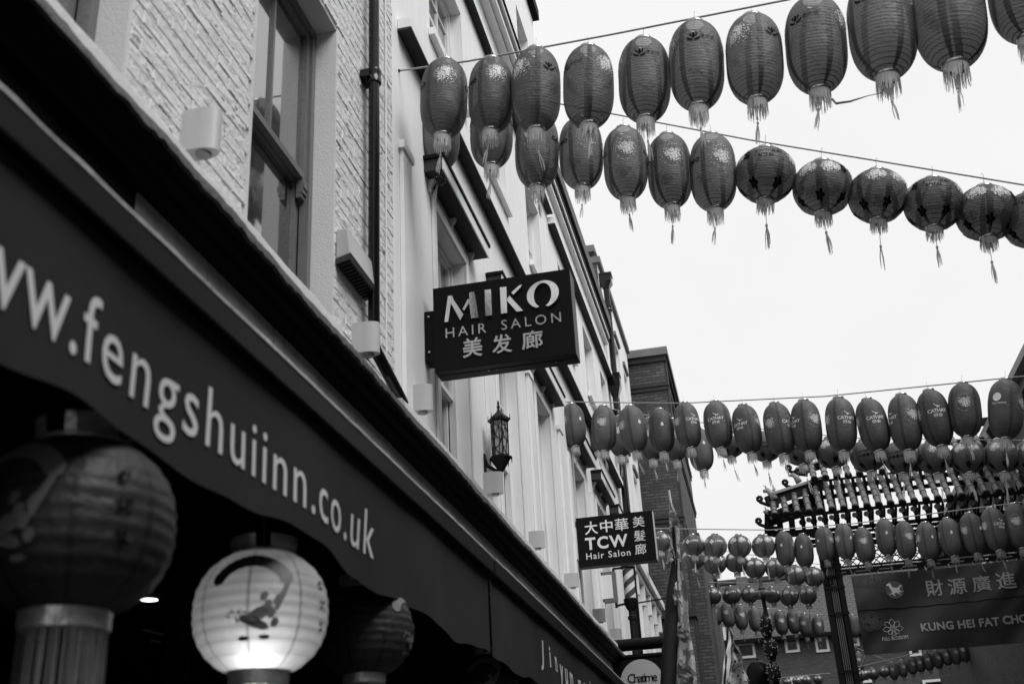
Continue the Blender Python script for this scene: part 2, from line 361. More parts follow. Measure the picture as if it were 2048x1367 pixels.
def letters(vs, fs):
    """splits lettering into single letters: islands whose x ranges overlap belong together"""
    par = list(range(len(vs)))
    def find(i):
        while par[i] != i: par[i] = par[par[i]]; i = par[i]
        return i
    for f in fs:
        for k in f[1:]: par[find(k)] = find(f[0])
    grp = {}
    for f in fs: grp.setdefault(find(f[0]), []).append(f)
    isl = sorted([[min(vs[i][0] for f in g_ for i in f), max(vs[i][0] for f in g_ for i in f), g_] for g_ in grp.values()], key=lambda q: q[0])
    out = []
    for a, b, g_ in isl:
        if out and a < out[-1][1]-.35*min(b-a, out[-1][1]-out[-1][0]): out[-1][1] = max(b, out[-1][1]); out[-1][2] += g_
        else: out.append([a, b, list(g_)])
    res = []
    for a, b, g_ in out:
        ids = sorted({i for f in g_ for i in f}); mp = {i: k for k, i in enumerate(ids)}; res.append(([vs[i] for i in ids], [tuple(mp[i] for i in f) for f in g_]))
    return res
def sign_text(body, parent, name, m, Yp, bl, xr, yt, t=.006, off=0., auto=True, slope=-.14):
    """lettering on a plane facing the viewer (-Y) from pixel bottom-left, right x and top y"""
    p = aY(bl[0], bl[1], Yp); q = aY(xr, bl[1]+slope*(xr-bl[0]), Yp); tp = aY(bl[0], yt, Yp)
    vs, fs = fitted(body, q.x-p.x, tp.z-p.z, off, auto)
    if len(body) > 1 and name == 'lettering' and xr-bl[0] > 30 and max(map(ord, body)) < 0x3000:
        for lv, lf in letters(vs, fs):
            mb = MB(); solid2d(mb, lv, lf, lambda u, v, d: (p.x+u, Yp-.002-d, p.z+v), t); mb.build('letter', m, parent, recalc=False)
        return
    mb = MB(); solid2d(mb, vs, fs, lambda u, v, d: (p.x+u, Yp-.002-d, p.z+v), t)
    return mb.build('character' if len(body) == 1 else name, m, parent, recalc=False)

# ------------------------------------------------------------------ ground
H0 = CH                                  # heights below are written relative to eye level and lifted by H0
def rb(mb, x0, x1, y0, y1, z0, z1): return mb.box(x0, x1, y0, y1, z0+H0, z1+H0)
struct(MB().box(-150, 150, -150, 220, -.3, -.14).build('ground', 'road'))
struct(MB().box(-1.1, 5.0, -40, 80, -.139, -.115).build('road', 'road'))
struct(MB().box(-9, -1.27, -40, 80, -.139, 0).build('pavement', 'pave'))
struct(MB().box(5.17, 12, -40, 80, -.139, 0).build('pavement', 'pave'))
for x in (-1.265, 5.005): struct(MB().box(x, x+.16, -40, 80, -.138, .004).build('kerb', 'kerb', bevel=.012))

# ------------------------------------------------------------------ facade builder
def facade(mb, X, y0, y1, z0, z1, ops, d=.17):
    ys = sorted({y0, y1, *[o[0] for o in ops], *[o[1] for o in ops]}); zs = sorted({z0, z1, *[o[2] for o in ops], *[o[3] for o in ops]})
    for a, b in zip(ys, ys[1:]):
        for c, e in zip(zs, zs[1:]):
            if any(o[0] <= a and b <= o[1] and o[2] <= c and e <= o[3] for o in ops): continue
            mb.quad((X, a, c+H0), (X, b, c+H0), (X, b, e+H0), (X, a, e+H0))
def reveals(mb, X, o, d=.17):
    y0, y1, z0, z1 = o[0], o[1], o[2]+H0, o[3]+H0; B = X-d
    mb.quad((X, y1, z0), (B, y1, z0), (B, y1, z1), (X, y1, z1)); mb.quad((X, y0, z0), (B, y0, z0), (B, y0, z1), (X, y0, z1))
    mb.quad((X, y0, z1), (X, y1, z1), (B, y1, z1), (B, y0, z1)); mb.quad((X, y0, z0), (X, y1, z0), (B, y1, z0), (B, y0, z0))
def shell(mb, X, y0, y1, z0, z1, deep=7):
    B = X-deep; z0 += H0; z1 += H0
    mb.quad((B, y0, z0), (B, y1, z0), (B, y1, z1), (B, y0, z1)); mb.quad((X, y0, z0), (B, y0, z0), (B, y0, z1), (X, y0, z1))
    mb.quad((X, y1, z0), (B, y1, z0), (B, y1, z1), (X, y1, z1)); mb.quad((X, y0, z1), (X, y1, z1), (B, y1, z1), (B, y0, z1))
def ring(mb, X, y0, y1, z0, z1, t, dx):          # rectangular frame lying in a wall plane, z relative
    rb(mb, X, X+dx, y0, y0+t, z0, z1); rb(mb, X, X+dx, y1-t, y1, z0, z1)
    rb(mb, X, X+dx, y0+t, y1-t, z0, z0+t); rb(mb, X, X+dx, y0+t, y1-t, z1-t, z1)
def sash_window(parent, y0, y1, z0, z1, X, m='framew', bars=1, mid=None, upbars=True):
    mb = MB(); ring(mb, X, y0+.001, y1-.001, z0+.001, z1-.001, .055, .06); fr = mb.build('window', m, parent)
    zm = mid if mid is not None else (z0+z1)/2
    a, b = y0+.056, y1-.056
    mb = MB(); ring(mb, X-.005, a, b, zm-.03, z1-.056, .045, .045)
    if upbars:
        for i in range(bars):
            yc = a+(b-a)*(i+1)/(bars+1); rb(mb, X+.003, X+.03, yc-.011, yc+.011, zm+.015, z1-.1)
        if bars > 1: zc = (zm+z1)/2; rb(mb, X+.005, X+.028, a+.045, b-.045, zc-.011, zc+.011)
    mb.build('upper_sash', m, fr)
    mb = MB(); ring(mb, X-.055, a, b, z0+.056, zm+.02, .05, .045)
    if bars > 1:
        for i in range(bars):
            yc = a+(b-a)*(i+1)/(bars+1); rb(mb, X-.047, X-.02, yc-.011, yc+.011, z0+.1, zm-.03)
    mb.build('lower_sash', m, fr)
    rb(MB(), X+.006, X+.012, a+.04, b-.04, zm, z1-.09).build('pane', 'glass', fr)
    rb(MB(), X-.042, X-.036, a+.04, b-.04, z0+.09, zm-.02).build('pane', 'glass', fr)
    return fr

# ------------------------------------------------------------------ near building: painted brick with sash windows
WX = -2.2
nb = thing('painted_brick_building', 'pale painted brick building with sash windows beside the black drainpipe', 'building', (WX, 3, 0))
OA = [(1.9, 3.285, 2.3, 5.0), (4.47, 5.63, 2.3, 5.02), (-1.2, .2, 2.3, 5.0), (1.9, 3.285, 6.5, 8.7), (4.47, 5.63, 6.5, 8.7)]
mb = MB(); facade(mb, WX-.001, -2.5, 6.84, 1.9, 10.5, OA); mb.build('wall_core', 'mortar', nb)
mb = MB(); shell(mb, WX-.02, -2.5, 6.838, 1.9, 10.5); mb.build('outer_shell', 'mortar', nb)
for o in OA:
    mb = MB(); reveals(mb, WX+.009, o, .2); mb.build('window_reveal', 'reveal', nb)
for o in OA[:2]:                                    # raised smooth render round the openings
    for ya, yb in ((o[1]+.002, o[1]+.03), (o[0]-.03, o[0]-.002)): rb(MB(), WX-.013, WX+.009, ya, yb, o[2], o[3]).build('render_edge', 'reveal', nb)
sash_window(nb, 1.9, 3.285, 2.3, 5.0, WX-.19, 'frame', 1, 3.9)
wA = sash_window(nb, 4.47, 5.63, 2.3, 5.02, WX-.19, 'frame', 1, 3.86)
for o in OA[2:]: sash_window(nb, *o, WX-.19, 'frame', 1)
mb = MB()                                           # sash horn under the meeting rail
for k, (dz, dx) in enumerate(((0, .03), (-.035, .038), (-.07, .03), (-.1, .02))): rb(mb, WX-.19, WX-.19+dx+.015, 5.515, 5.572, 3.83+dz-.034, 3.83+dz)
mb.build('sash_horn', 'frame', wA)
# bricks one by one: stretcher bond, painted over
def brick_mesh(L, k):
    r = random.Random(k); mb = MB(); h = .0735; p = .0085+r.uniform(-.002, .003); e = .0028
    j = lambda a=.003: r.uniform(-a, a)
    ys = (-L/2+.0025+j(.001), L/2-.0025+j(.001)); b0 = [(-.004, ys[0], 0), (-.004, ys[1], 0), (-.004, ys[1], h), (-.004, ys[0], h)]
    b0 = [(x, y+j(.001), z+j(.0014)+(.0014 if z == 0 else -.0014)) for x, y, z in b0]
    b1 = [(p*.72+j(.002), y+(e*.4 if i in (0, 3) else -e*.4), z+(e*.35 if i < 2 else -e*.35)) for i, (x, y, z) in enumerate(b0)]
    b2 = [(p+j(.002), y+(e*1.6 if i in (0, 3) else -e*1.6), z+(e*1.3 if i < 2 else -e*1.3)) for i, (x, y, z) in enumerate(b0)]
    c = (p+j(.003), j(.03), h/2+j(.01))
    mb.add(b0+b1+b2+[c], [(i, (i+1) % 4, (i+1) % 4+4, i+4) for i in range(4)]+[(i+4, (i+1) % 4+4, (i+1) % 4+8, i+8) for i in range(4)]+[(i+8, (i+1) % 4+8, 12) for i in range(4)])
    return mb
bm_full = []
for k in range(8):
    me = brick_mesh(.225, k).mesh('brick'); me.materials.append(M['paint']); bm_full.append(me)
spots = []
for i in range(int(4.6/.075)):
    z = 2.3+i*.075; y = 3.06+(.1125 if i % 2 else 0)
    while y < 6.84:
        a, b = y, min(y+.225, 6.835); y += .225
        segs = [(a, b)]
        for o in OA[:2]:
            if z < o[3] and z+.075 > o[2]:
                ns = []
                for s, e in segs:
                    if e <= o[0]-.03 or s >= o[1]+.03: ns.append((s, e))
                    else:
                        if s < o[0]-.03: ns.append((s, o[0]-.03))
                        if e > o[1]+.03: ns.append((o[1]+.03, e))
                segs = ns
        for s, e in segs:
            if e-s > .03: spots.append((z, s, e))
def seen(z, y):
    p = Vector((WX, y, z+H0))-EYE; c = Vector((RX.x*p.x+RS.x*p.y+RV.x*p.z, RX.y*p.x+RS.y*p.y+RV.y*p.z, RX.z*p.x+RS.z*p.y+RV.z*p.z))
    x, yy = c.x/c.z*F+CX, c.y/c.z*F+CY
    return -30 < x < 2078 and -30 < yy < 1400 and z > y*0+2.62
vis = sorted([s for s in spots if seen(s[0], (s[1]+s[2])/2)], key=lambda s: (s[1]**2+s[0]**2))
big = [s for s in vis if s[2]-s[1] > .1][:290]; bigset = set(big); nbl = wloc(nb)
for q, (z, s, e) in enumerate(big):
    o = inst('brick', bm_full[rnd.randrange(8)], nb, (rnd.uniform(-.003, .001), (s+e)/2-nbl.y, z+H0))
    if e-s < .2245: o.scale.y = (e-s)/.225
    o.rotation_euler = (rnd.uniform(-.010, .010), rnd.uniform(-.02, .02), rnd.uniform(-.008, .008))
mb = MB()
for s in vis:
    if s in bigset: continue
    bq = brick_mesh(s[2]-s[1], rnd.randrange(999)); dx = rnd.uniform(-.003, .001)
    mb.add([(x+WX+dx, y+(s[1]+s[2])/2, z+s[0]+H0) for x, y, z in bq.v], bq.f)
o = mb.build('brickwork', 'paint', nb, kind='stuff')

# ------------------------------------------------------------------ stucco terrace
def hood(parent, y0, y1, z=5.2):
    mb = MB(); rb(mb, WX+.001, -2.04, y0, y1, z, z+.115)
    h = mb.build('window_hood', 'soffitshade', parent, bevel=.004)  # whole slab near black: the soffit's shade is put into its colour
    mb = MB(); rb(mb, -2.0395, -2.028, y0-.004, y1+.004, z-.004, z+.1155); mb.build('front_board', 'trim', h)
    mb = MB(); rb(mb, WX+.001, -2.015, y0-.02, y1+.02, z+.117, z+.15); mb.build('lead_capping', 'blackpaint', h)
    n = 3
    for i in range(n):
        yc = y0+.14+(y1-y0-.28)*i/(n-1)
        mb = MB()
        prof = [(0, -.12), (.02, -.115), (.03, -.06), (.055, -.02), (.06, .0), (0, .0)]
        pts = [Vector((WX+.001+a, yc-.02, z-.002+b+H0)) for a, b in prof]; mb.prism(pts, (0, 1, 0), .04)
        mb.build('corbel', 'stuccoband', h)
def course(parent, y0, y1, z, proj=.1, h=.12, name='string_course', m='soffitshade'):
    mb = MB(); rb(mb, WX+.002, WX+proj, y0, y1, z, z+.02); o = mb.build(name, m, parent); mb = MB(); rb(mb, WX+.002, WX+proj-.004, y0, y1, z+.0205, z+h); mb.build('rendered_top', 'stuccoband', o, bevel=.004); return o  # dark lower strip carries the soffit's shade as colour, rendered part above it
def surround(parent, o, w=.09, t=.022):
    mb = MB(); y0, y1, z0, z1 = o; rb(mb, WX+.002, WX+t, y0-w, y0-.002, z0, z1+w); rb(mb, WX+.002, WX+t, y1+.002, y1+w, z0, z1+w); rb(mb, WX+.002, WX+t, y0-.002, y1+.002, z1+.002, z1+w)
    mb.build('window_surround', 'stuccoband', parent, bevel=.004)
def stucco_block(label, y0, y1, top, ops, firsts, bot=1.9):
    b = thing('stucco_building', label, 'building', (WX, (y0+y1)/2, 0))
    mb = MB(); facade(mb, WX, y0, y1, bot, top, ops); mb.build('front_wall', 'stucco', b)
    if y1 > 16.6: MB().box(WX-.3, WX-.001, 16.72, y1, 0, bot+H0).build('ground_floor_wall', 'stucco', b)
    mb = MB(); shell(mb, WX-.003, y0+.002, y1-.002, bot, top); mb.build('outer_shell', 'stucco', b)
    for o in ops:
        mb = MB(); reveals(mb, WX-.001, o, .17); mb.build('window_reveal', 'stucco', b)
        sash_window(b, *o, WX-.17, 'framew', 2)
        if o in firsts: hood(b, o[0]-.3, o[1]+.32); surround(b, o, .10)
        else:
            mb = MB(); rb(mb, WX+.002, WX+.06, o[0]-.05, o[1]+.05, o[2]-.08, o[2]-.002); mb.build('window_sill', 'stuccoband', b, bevel=.004)
    return b
f1 = [(8.0, 9.0, 2.3, 5.0), (10.2, 11.18, 2.3, 5.0), (12.28, 13.18, 2.3, 4.98)]
f2 = [(8.0, 9.25, 6.92, 8.15), (10.25, 11.2, 6.85, 8.15), (12.52, 13.46, 6.85, 8.1)]
f3 = [(8.0, 9.1, 10.0, 11.2), (10.3, 11.2, 10.0, 11.2), (12.74, 13.6, 10.0, 11.22)]
b1 = stucco_block('tall white stucco building with hooded windows behind the black projecting hair salon sign', 6.842, 14.25, 12.35, f1+f2+f3, f1)
for y in (7.02, 9.62, 11.75, 13.75):                 # flat pilasters between first floor windows
    mb = MB(); rb(mb, WX+.0015, WX+.035, y, y+.22, 2.3, 4.98); rb(mb, WX+.0015, WX+.05, y-.03, y+.25, 4.981, 5.05); mb.build('pilaster', 'stuccoband', b1, bevel=.004)
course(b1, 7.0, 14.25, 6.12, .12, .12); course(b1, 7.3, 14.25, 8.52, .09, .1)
mb = MB(); rb(mb, WX+.002, WX+.10, 6.95, 14.25, 9.18, 9.24); rb(mb, WX+.002, WX+.17, 6.95, 14.25, 9.242, 9.31); rb(mb, WX+.002, WX+.21, 6.95, 14.25, 9.36, 9.42); mb.build('cornice', 'stuccoband', b1)
mb = MB(); rb(mb, WX+.002, WX+.15, 6.95, 14.25, 9.312, 9.358); rb(mb, WX+.002, WX+.23, 6.95, 14.25, 9.422, 9.45); mb.build('lead_capping', 'blackpaint', b1)
mb = MB(); rb(mb, WX-.3, WX+.10, 6.86, 14.3, 12.16, 12.36); mb.build('eave', 'blackpaint', b1)
f1 = [(14.92, 15.88, 2.3, 4.92), (17.1, 18.0, 2.3, 4.92), (19.15, 20.0, 2.3, 4.92)]
f2 = [(14.95, 15.9, 6.85, 8.1), (17.28, 18.38, 6.85, 8.1), (19.3, 20.02, 6.85, 8.08)]
b2 = stucco_block('lower white stucco building with dark eave behind the white lettered barber sign', 14.252, 20.5, 10.0, f1+f2, f1)
for y in (14.4, 16.4, 18.55): 
    mb = MB(); rb(mb, WX+.0015, WX+.035, y, y+.2, 2.3, 4.9); mb.build('pilaster', 'stuccoband', b2, bevel=.004)
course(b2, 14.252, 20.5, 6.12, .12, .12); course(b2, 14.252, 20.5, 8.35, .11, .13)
mb = MB(); rb(mb, WX+.002, WX+.08, 14.252, 20.5, 9.08, 9.13); rb(mb, WX+.002, WX+.12, 14.252, 20.5, 9.2, 9.26); mb.build('cornice', 'stuccoband', b2)
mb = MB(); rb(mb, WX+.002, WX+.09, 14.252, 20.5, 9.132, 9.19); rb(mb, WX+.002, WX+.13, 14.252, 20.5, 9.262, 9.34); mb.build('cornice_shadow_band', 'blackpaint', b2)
mb = MB(); rb(mb, WX-.05, WX+.17, 14.3, 20.52, 9.42, 9.66); mb.build('gutter', 'lead', b2)
mb = MB(); mb.prism([(WX+.1, 14.3, 9.67+H0), (WX-3, 14.3, 11.2+H0), (WX-3, 14.3, 9.67+H0)], (0, 1, 0), 6.15); mb.build('roof', 'slate', b2)
# third building with brick flank, white front
OC = [(22.6, 23.35, 8.6, 10.1), (24.1, 24.75, 8.6, 9.98), (22.6, 23.35, 5.9, 7.55), (24.0, 24.7, 5.9, 7.45)]
b3 = thing('white_fronted_house', 'narrow white house with brick flank rising above the dark gutter', 'building', (WX, 23, 0))
mb = MB(); facade(mb, WX, 20.52, 25.4, -1.6, 10.95, OC); mb.build('front_wall', 'stucco', b3)
mb = MB(); shell(mb, WX-.003, 20.522, 25.398, -1.6, 11.2); mb.build('brick_flank', 'brick', b3)
for o in OC:
    mb = MB(); reveals(mb, WX-.001, o, .14); mb.build('window_reveal', 'stucco', b3); sash_window(b3, *o, WX-.14, 'framew', 1)
    mb = MB(); rb(mb, WX+.002, WX+.05, o[0]-.06, o[1]+.06, o[3]+.12, o[3]+.2); mb.build('drip_mould', 'stone', b3)
mb = MB(); rb(mb, WX-.5, WX+.07, 20.5, 25.45, 10.96, 11.1); mb.build('parapet_coping', 'stone', b3)
mb = MB(); rb(mb, WX-1.2, WX-.02, 20.45, 20.9, 11.202, 11.36); mb.build('stone_capping', 'stone', b3, bevel=.01)
mb = MB(); rb(mb, WX+.002, WX+.26, 20.7, 25.6, 4.72, 4.86); rb(mb, WX+.002, WX+.18, 20.7, 25.6, 4.6, 4.718); rb(mb, WX+.002, WX+.22, 20.7, 25.6, 4.862, 4.93); mb.build('shop_entablature', 'stuccoband', b3)
for y in (20.9, 22.0, 23.1, 24.2, 25.2):
    mb = MB(); rb(mb, WX+.002, WX+.10, y, y+.28, -1.6, 4.598); mb.build('pilaster', 'stuccoband', b3, bevel=.006)
    mb = MB(); rb(mb, WX+.101, WX+.17, y+.05, y+.23, 4.2, 4.596); mb.build('console_bracket', 'stuccoband', b3, bevel=.01)
# brick tower jutting into the street
tw = thing('brick_tower_block', 'dark brick block with moulded brick bands jutting past the white houses', 'building', (-2, 27, 0))
TY = 26.0; TX = -1.36
MB().box(-9, TX, TY, 34, 0, 11.0+H0).build('brick_wall', 'brick', tw)
def band(z0, z1, p, m='brickband', nm='brick_band'):
    mb = MB(); rb(mb, -9.02, TX+p, TY-p, 34.02, z0, z1); mb.build(nm, m, tw)
band(11.02, 11.22, .12, 'stone', 'stone_capping'); band(10.88, 11.0, .06)
band(10.22, 10.30, .05); band(10.12, 10.2, .03); band(9.05, 9.13, .05); band(8.96, 9.03, .03); band(6.9, 6.98, .05); band(6.8, 6.88, .03); band(4.6, 4.8, .08)
MB().box(TX+.002, TX+.34, TY+.5, 33.8, 0, 6.62+H0).build('side_pier', 'brick', tw)
MB().box(TX+.001, TX+.05, TY+.02, TY+.48, 0, 11.0+H0).build('corner_pier', 'brickband', tw)
tb = thing('dark_brick_house', 'lower dark brick house standing behind the brick block', 'building', (-1.5, 36, 0))
MB().box(-8, -1.25, 36, 44, 0, 8.45+H0).build('brick_wall', 'brick', tb); MB().box(-8.1, -1.15, 35.9, 44.1, 8.451+H0, 8.62+H0).build('parapet_coping', 'slate', tb)

# ------------------------------------------------------------------ drainpipes
def pipe(label, pts, r, collars, m='gloss', hopper=None):
    t = thing('drainpipe', label, 'drainpipe', pts[-1]); MB().tube(pts, r, 14).build('pipe', m, t, smooth=40)
    for c in collars:
        mb = MB(); mb.lathe([(r*1.02, -.06), (r*1.35, -.055), (r*1.38, -.02), (r*1.2, 0), (r*1.38, .02), (r*1.35, .055), (r*1.02, .06)], 14, c); mb.box(c[0]-.09, c[0]-.01, c[1]-r*1.9, c[1]+r*1.9, c[2]-.03, c[2]+.03)
        mb.build('collar', m, t, smooth=40)
    if hopper is not None:
        x, y, z, a, h = hopper; mb = MB()
        mb.add([(x-a, y-a, z+h), (x+a, y-a, z+h), (x+a, y+a, z+h), (x-a, y+a, z+h), (x-a, y-a, z+h*.5), (x+a, y-a, z+h*.5), (x+a, y+a, z+h*.5), (x-a, y+a, z+h*.5), (x-r, y-r, z), (x+r, y-r, z), (x+r, y+r, z), (x-r, y+r, z)],
               [(0, 1, 2, 3), (0, 4, 5, 1), (1, 5, 6, 2), (2, 6, 7, 3), (3, 7, 4, 0), (4, 8, 9, 5), (5, 9, 10, 6), (6, 10, 11, 7), (7, 11, 8, 4), (8, 11, 10, 9)])
        mb.box(x-a*1.1, x+a*1.1, y-a*1.1, y+a*1.1, z+h+.001, z+h+.04); mb.build('hopper_head', m, t)
    return t
p1 = aX(748, 155, -2.11); q1 = aX(806, 806, -2.06)
pipe('glossy black drainpipe down the painted brick wall with a ringed collar', [(-2.11, p1.y, 11.5), (-2.11, p1.y, aX(750, 690, -2.11).z), (-2.1, p1.y+.02, aX(755, 700, -2.1).z-.02), tuple(q1)], .0385, [tuple(p1), (-2.11, p1.y, p1.z+2.2)])
hz = aX(1205, 545, -2.05)
pipe('black drainpipe with box hopper head high above the dark gutter', [(-2.08, 20.75, hz.z), (-2.08, 20.75, 9.0+H0), (-2.08, 20.75, 7.0)], .06, [(-2.08, 20.75, hz.z-.45)], hopper=(-2.08, 20.75, hz.z, .13, .28))
hz = aX(1233, 800, -2.08)
pipe('black drainpipe with dark hopper head between the two white buildings', [(-2.08, 20.55, hz.z), (-2.08, 20.55, 3), (-2.08, 20.55, .1)], .06, [(-2.08, 20.55, hz.z-.3), (-2.08, 20.55, 7.2)], hopper=(-2.08, 20.55, hz.z, .12, .45))
c0 = aX(769, 300, -2.19); tag(MB().tube([(-2.185, c0.y, 11), (-2.18, c0.y+.01, 7.2), (-2.185, c0.y, 4.2)], .007, 6).build('cable', 'trim'), 'thin painted cable running down beside the black drainpipe', 'cable')

# ------------------------------------------------------------------ wall lights and floodlight
def wall_light(label, cx, cy, wpx, hpx, m='plastic', X=-2.2, group='white wall lights above the shop cornice'):
    p = aX(cx, cy, X+.10); s = depth(p)/F; h = hpx*s; wd = wpx*s*.62; t = thing('wall_light', label, 'wall light', (X, p.y, p.z-h/2), group)
    L = .15; y0, y1 = p.y-wd/2, p.y+wd/2; z0, z1 = p.z-h/2, p.z+h/2
    poly = [(X, y0), (X+.085, y0)]+[(X+.085+.085*math.sin(a), (y0+y1)/2-(y1-y0)/2*math.cos(a)) for a in [PI*i/10 for i in range(1, 10)]]+[(X+.085, y1), (X, y1)]
    MB().prism([(a, b, z0) for a, b in poly], (0, 0, 1), h).build('body', m, t, smooth=35)
    mb = MB(); r = wd*.36
    mb.lathe([(r*1.05, 0), (r, -.012), (r*.8, -.014)], 20, (X+.095, (y0+y1)/2, z0-.001)); mb.build('lamp_disc', 'lens', t, smooth=40)
    mb = MB(); mb.box(X+.001, X+.012, y0-.012, y1+.012, z0+.02, z1-.02); mb.build('back_plate', m, t)
wall_light('large white wall light with round lamp disc on the painted brick', 412, 266, 68, 96)
wall_light('white wall light fixed over the black drainpipe', 738, 678, 50, 66)
wall_light('white wall light beside the black hair salon sign bracket', 847, 797, 40, 56)
wall_light('white wall light hanging below the ornate iron wall lantern', 991, 966, 34, 44)
wall_light('small white wall light beyond the ornate iron wall lantern', 1076, 1079, 28, 34)
wall_light('small white wall light below the white lettered barber sign', 1146, 1160, 23, 28)
wall_light('small grey wall light left of the striped barber pole', 1201, 1230, 21, 26, 'greyplastic')
wall_light('small white wall light next to the barber pole post', 1234, 1268, 19, 22)
fl = aX(668, 512, WX); zt = aX(668, 458, WX).z; t = thing('floodlight', 'white floodlight with black ribbed front angled down the painted brick wall', 'floodlight', tuple(fl))
mb = MB(); y0, y1, xo = fl.y, fl.y+.52, WX+.105
mb.add([(WX+.012, y0, zt), (xo-.02, y0, zt), (xo, y0, fl.z+.005), (WX+.012, y0, fl.z-.02), (WX+.012, y1, zt), (xo-.02, y1, zt), (xo, y1, fl.z+.005), (WX+.012, y1, fl.z-.02)],
       [(0, 1, 2, 3), (4, 7, 6, 5), (0, 4, 5, 1), (1, 5, 6, 2), (2, 6, 7, 3), (3, 7, 4, 0)]); mb.build('housing', 'plastic', t, bevel=.008)
mb = MB(); mb.add([(WX+.012, y0-.004, fl.z-.022), (xo+.004, y0-.004, fl.z+.002), (xo+.004, y1+.004, fl.z+.002), (WX+.012, y1+.004, fl.z-.022), (WX+.014, y0-.004, fl.z-.06), (xo-.004, y0-.004, fl.z-.04), (xo-.004, y1+.004, fl.z-.04), (WX+.014, y1+.004, fl.z-.06)], [(0, 1, 2, 3), (4, 5, 6, 7), (0, 1, 5, 4), (1, 2, 6, 5), (2, 3, 7, 6), (3, 0, 4, 7)])
gr = mb.build('ribbed_front', 'mesh_black', t)
for i in range(12): yy = y0+.02+i*.041; MB().bar((WX+.02, yy, fl.z-.063), (xo-.008, yy, fl.z-.045), .012, .012).build('rib', 'iron', gr)

# ------------------------------------------------------------------ shop cornice, fascia, awnings
cn = thing('shop_cornice', 'long dark shop cornice with ragged lead edge and white upstand', 'cornice', (-2.05, 7, 0))
y = -1.5
while y < 16.6:
    e = min(y+rnd.uniform(.5, .72), 16.6); mb = MB(); rb(mb, -2.075+rnd.uniform(-.004, .004), -2.05+rnd.uniform(-.003, .003), y+.004, e-.004, 1.9, 2.335); mb.build('fascia_board', 'plank' if y > 3.2 else 'blackpaint', cn, bevel=.003); y = e  # nearest boards are black: the shade on them is put into their colour
mb = MB(); prof = [(-2.2, 2.325), (-2.0, 2.325), (-1.985, 2.35), (-1.985, 2.375), (-1.945, 2.39), (-1.93, 2.42), (-1.905, 2.43), (-1.905, 2.468), (-2.2, 2.468)]
mb.prism([(a, -1.5, b+H0) for a, b in prof], (0, 1, 0), 18.1); mb.build('moulding', 'blackpaint', cn)
mb = MB(); n = 520; wlk = wl2 = 0.; k0 = len(mb.v); ph = [rnd.uniform(0, 6) for _ in range(6)]
for i in range(n+1):
    yy = -1.5+18.1*i/n; wlk = .9*wlk+rnd.uniform(-.0035, .0035); wl2 = .93*wl2+rnd.uniform(-.002, .002); jag = wlk+rnd.uniform(-.007, .004); tz = wl2; bx = .5*wl2+rnd.uniform(-.002, .002)
    mb.v += [(-1.99, yy, 2.505+tz+H0), (-1.915+bx, yy, 2.495+tz+H0), (-1.885+bx, yy, 2.470+tz+H0), (-1.880+bx*1.4, yy, 2.428+jag+H0), (-1.897+bx, yy, 2.424+jag+H0)]
for i in range(n):
    for j in range(4): a = k0+i*5+j; mb.f.append((a, a+1, a+6, a+5))
mb.build('lead_flashing', 'lead', cn, smooth=50)
for (ya, yb) in ((-1.5, 5.2), (6.3, 16.5)):
    mb = MB(); n = int((yb-ya)/.12); k0 = 0
    for i in range(n+1):
        yy = ya+(yb-ya)*i/n; d = rnd.uniform(-.006, .006); mb.v += [(-1.955, yy, 2.47+H0), (-1.955+rnd.uniform(-.002, .002), yy, 2.60+d+H0), (-1.975, yy, 2.625+d+H0), (-2.199, yy, 2.64+H0)]
    for i in range(n):
        for j in range(3): a = i*4+j; mb.f.append((a, a+1, a+5, a+4))
    mb.f += [(0, 3, 2, 1), (n*4, n*4+1, n*4+2, n*4+3)]; mb.build('white_upstand', 'ledge', cn, smooth=50)
VX = -1.335
def fold(y, z): return .011*math.sin(y*4.3+.5)+.006*math.sin(y*9.1+z*3)+.004*math.sin(y*2.2-z*5)
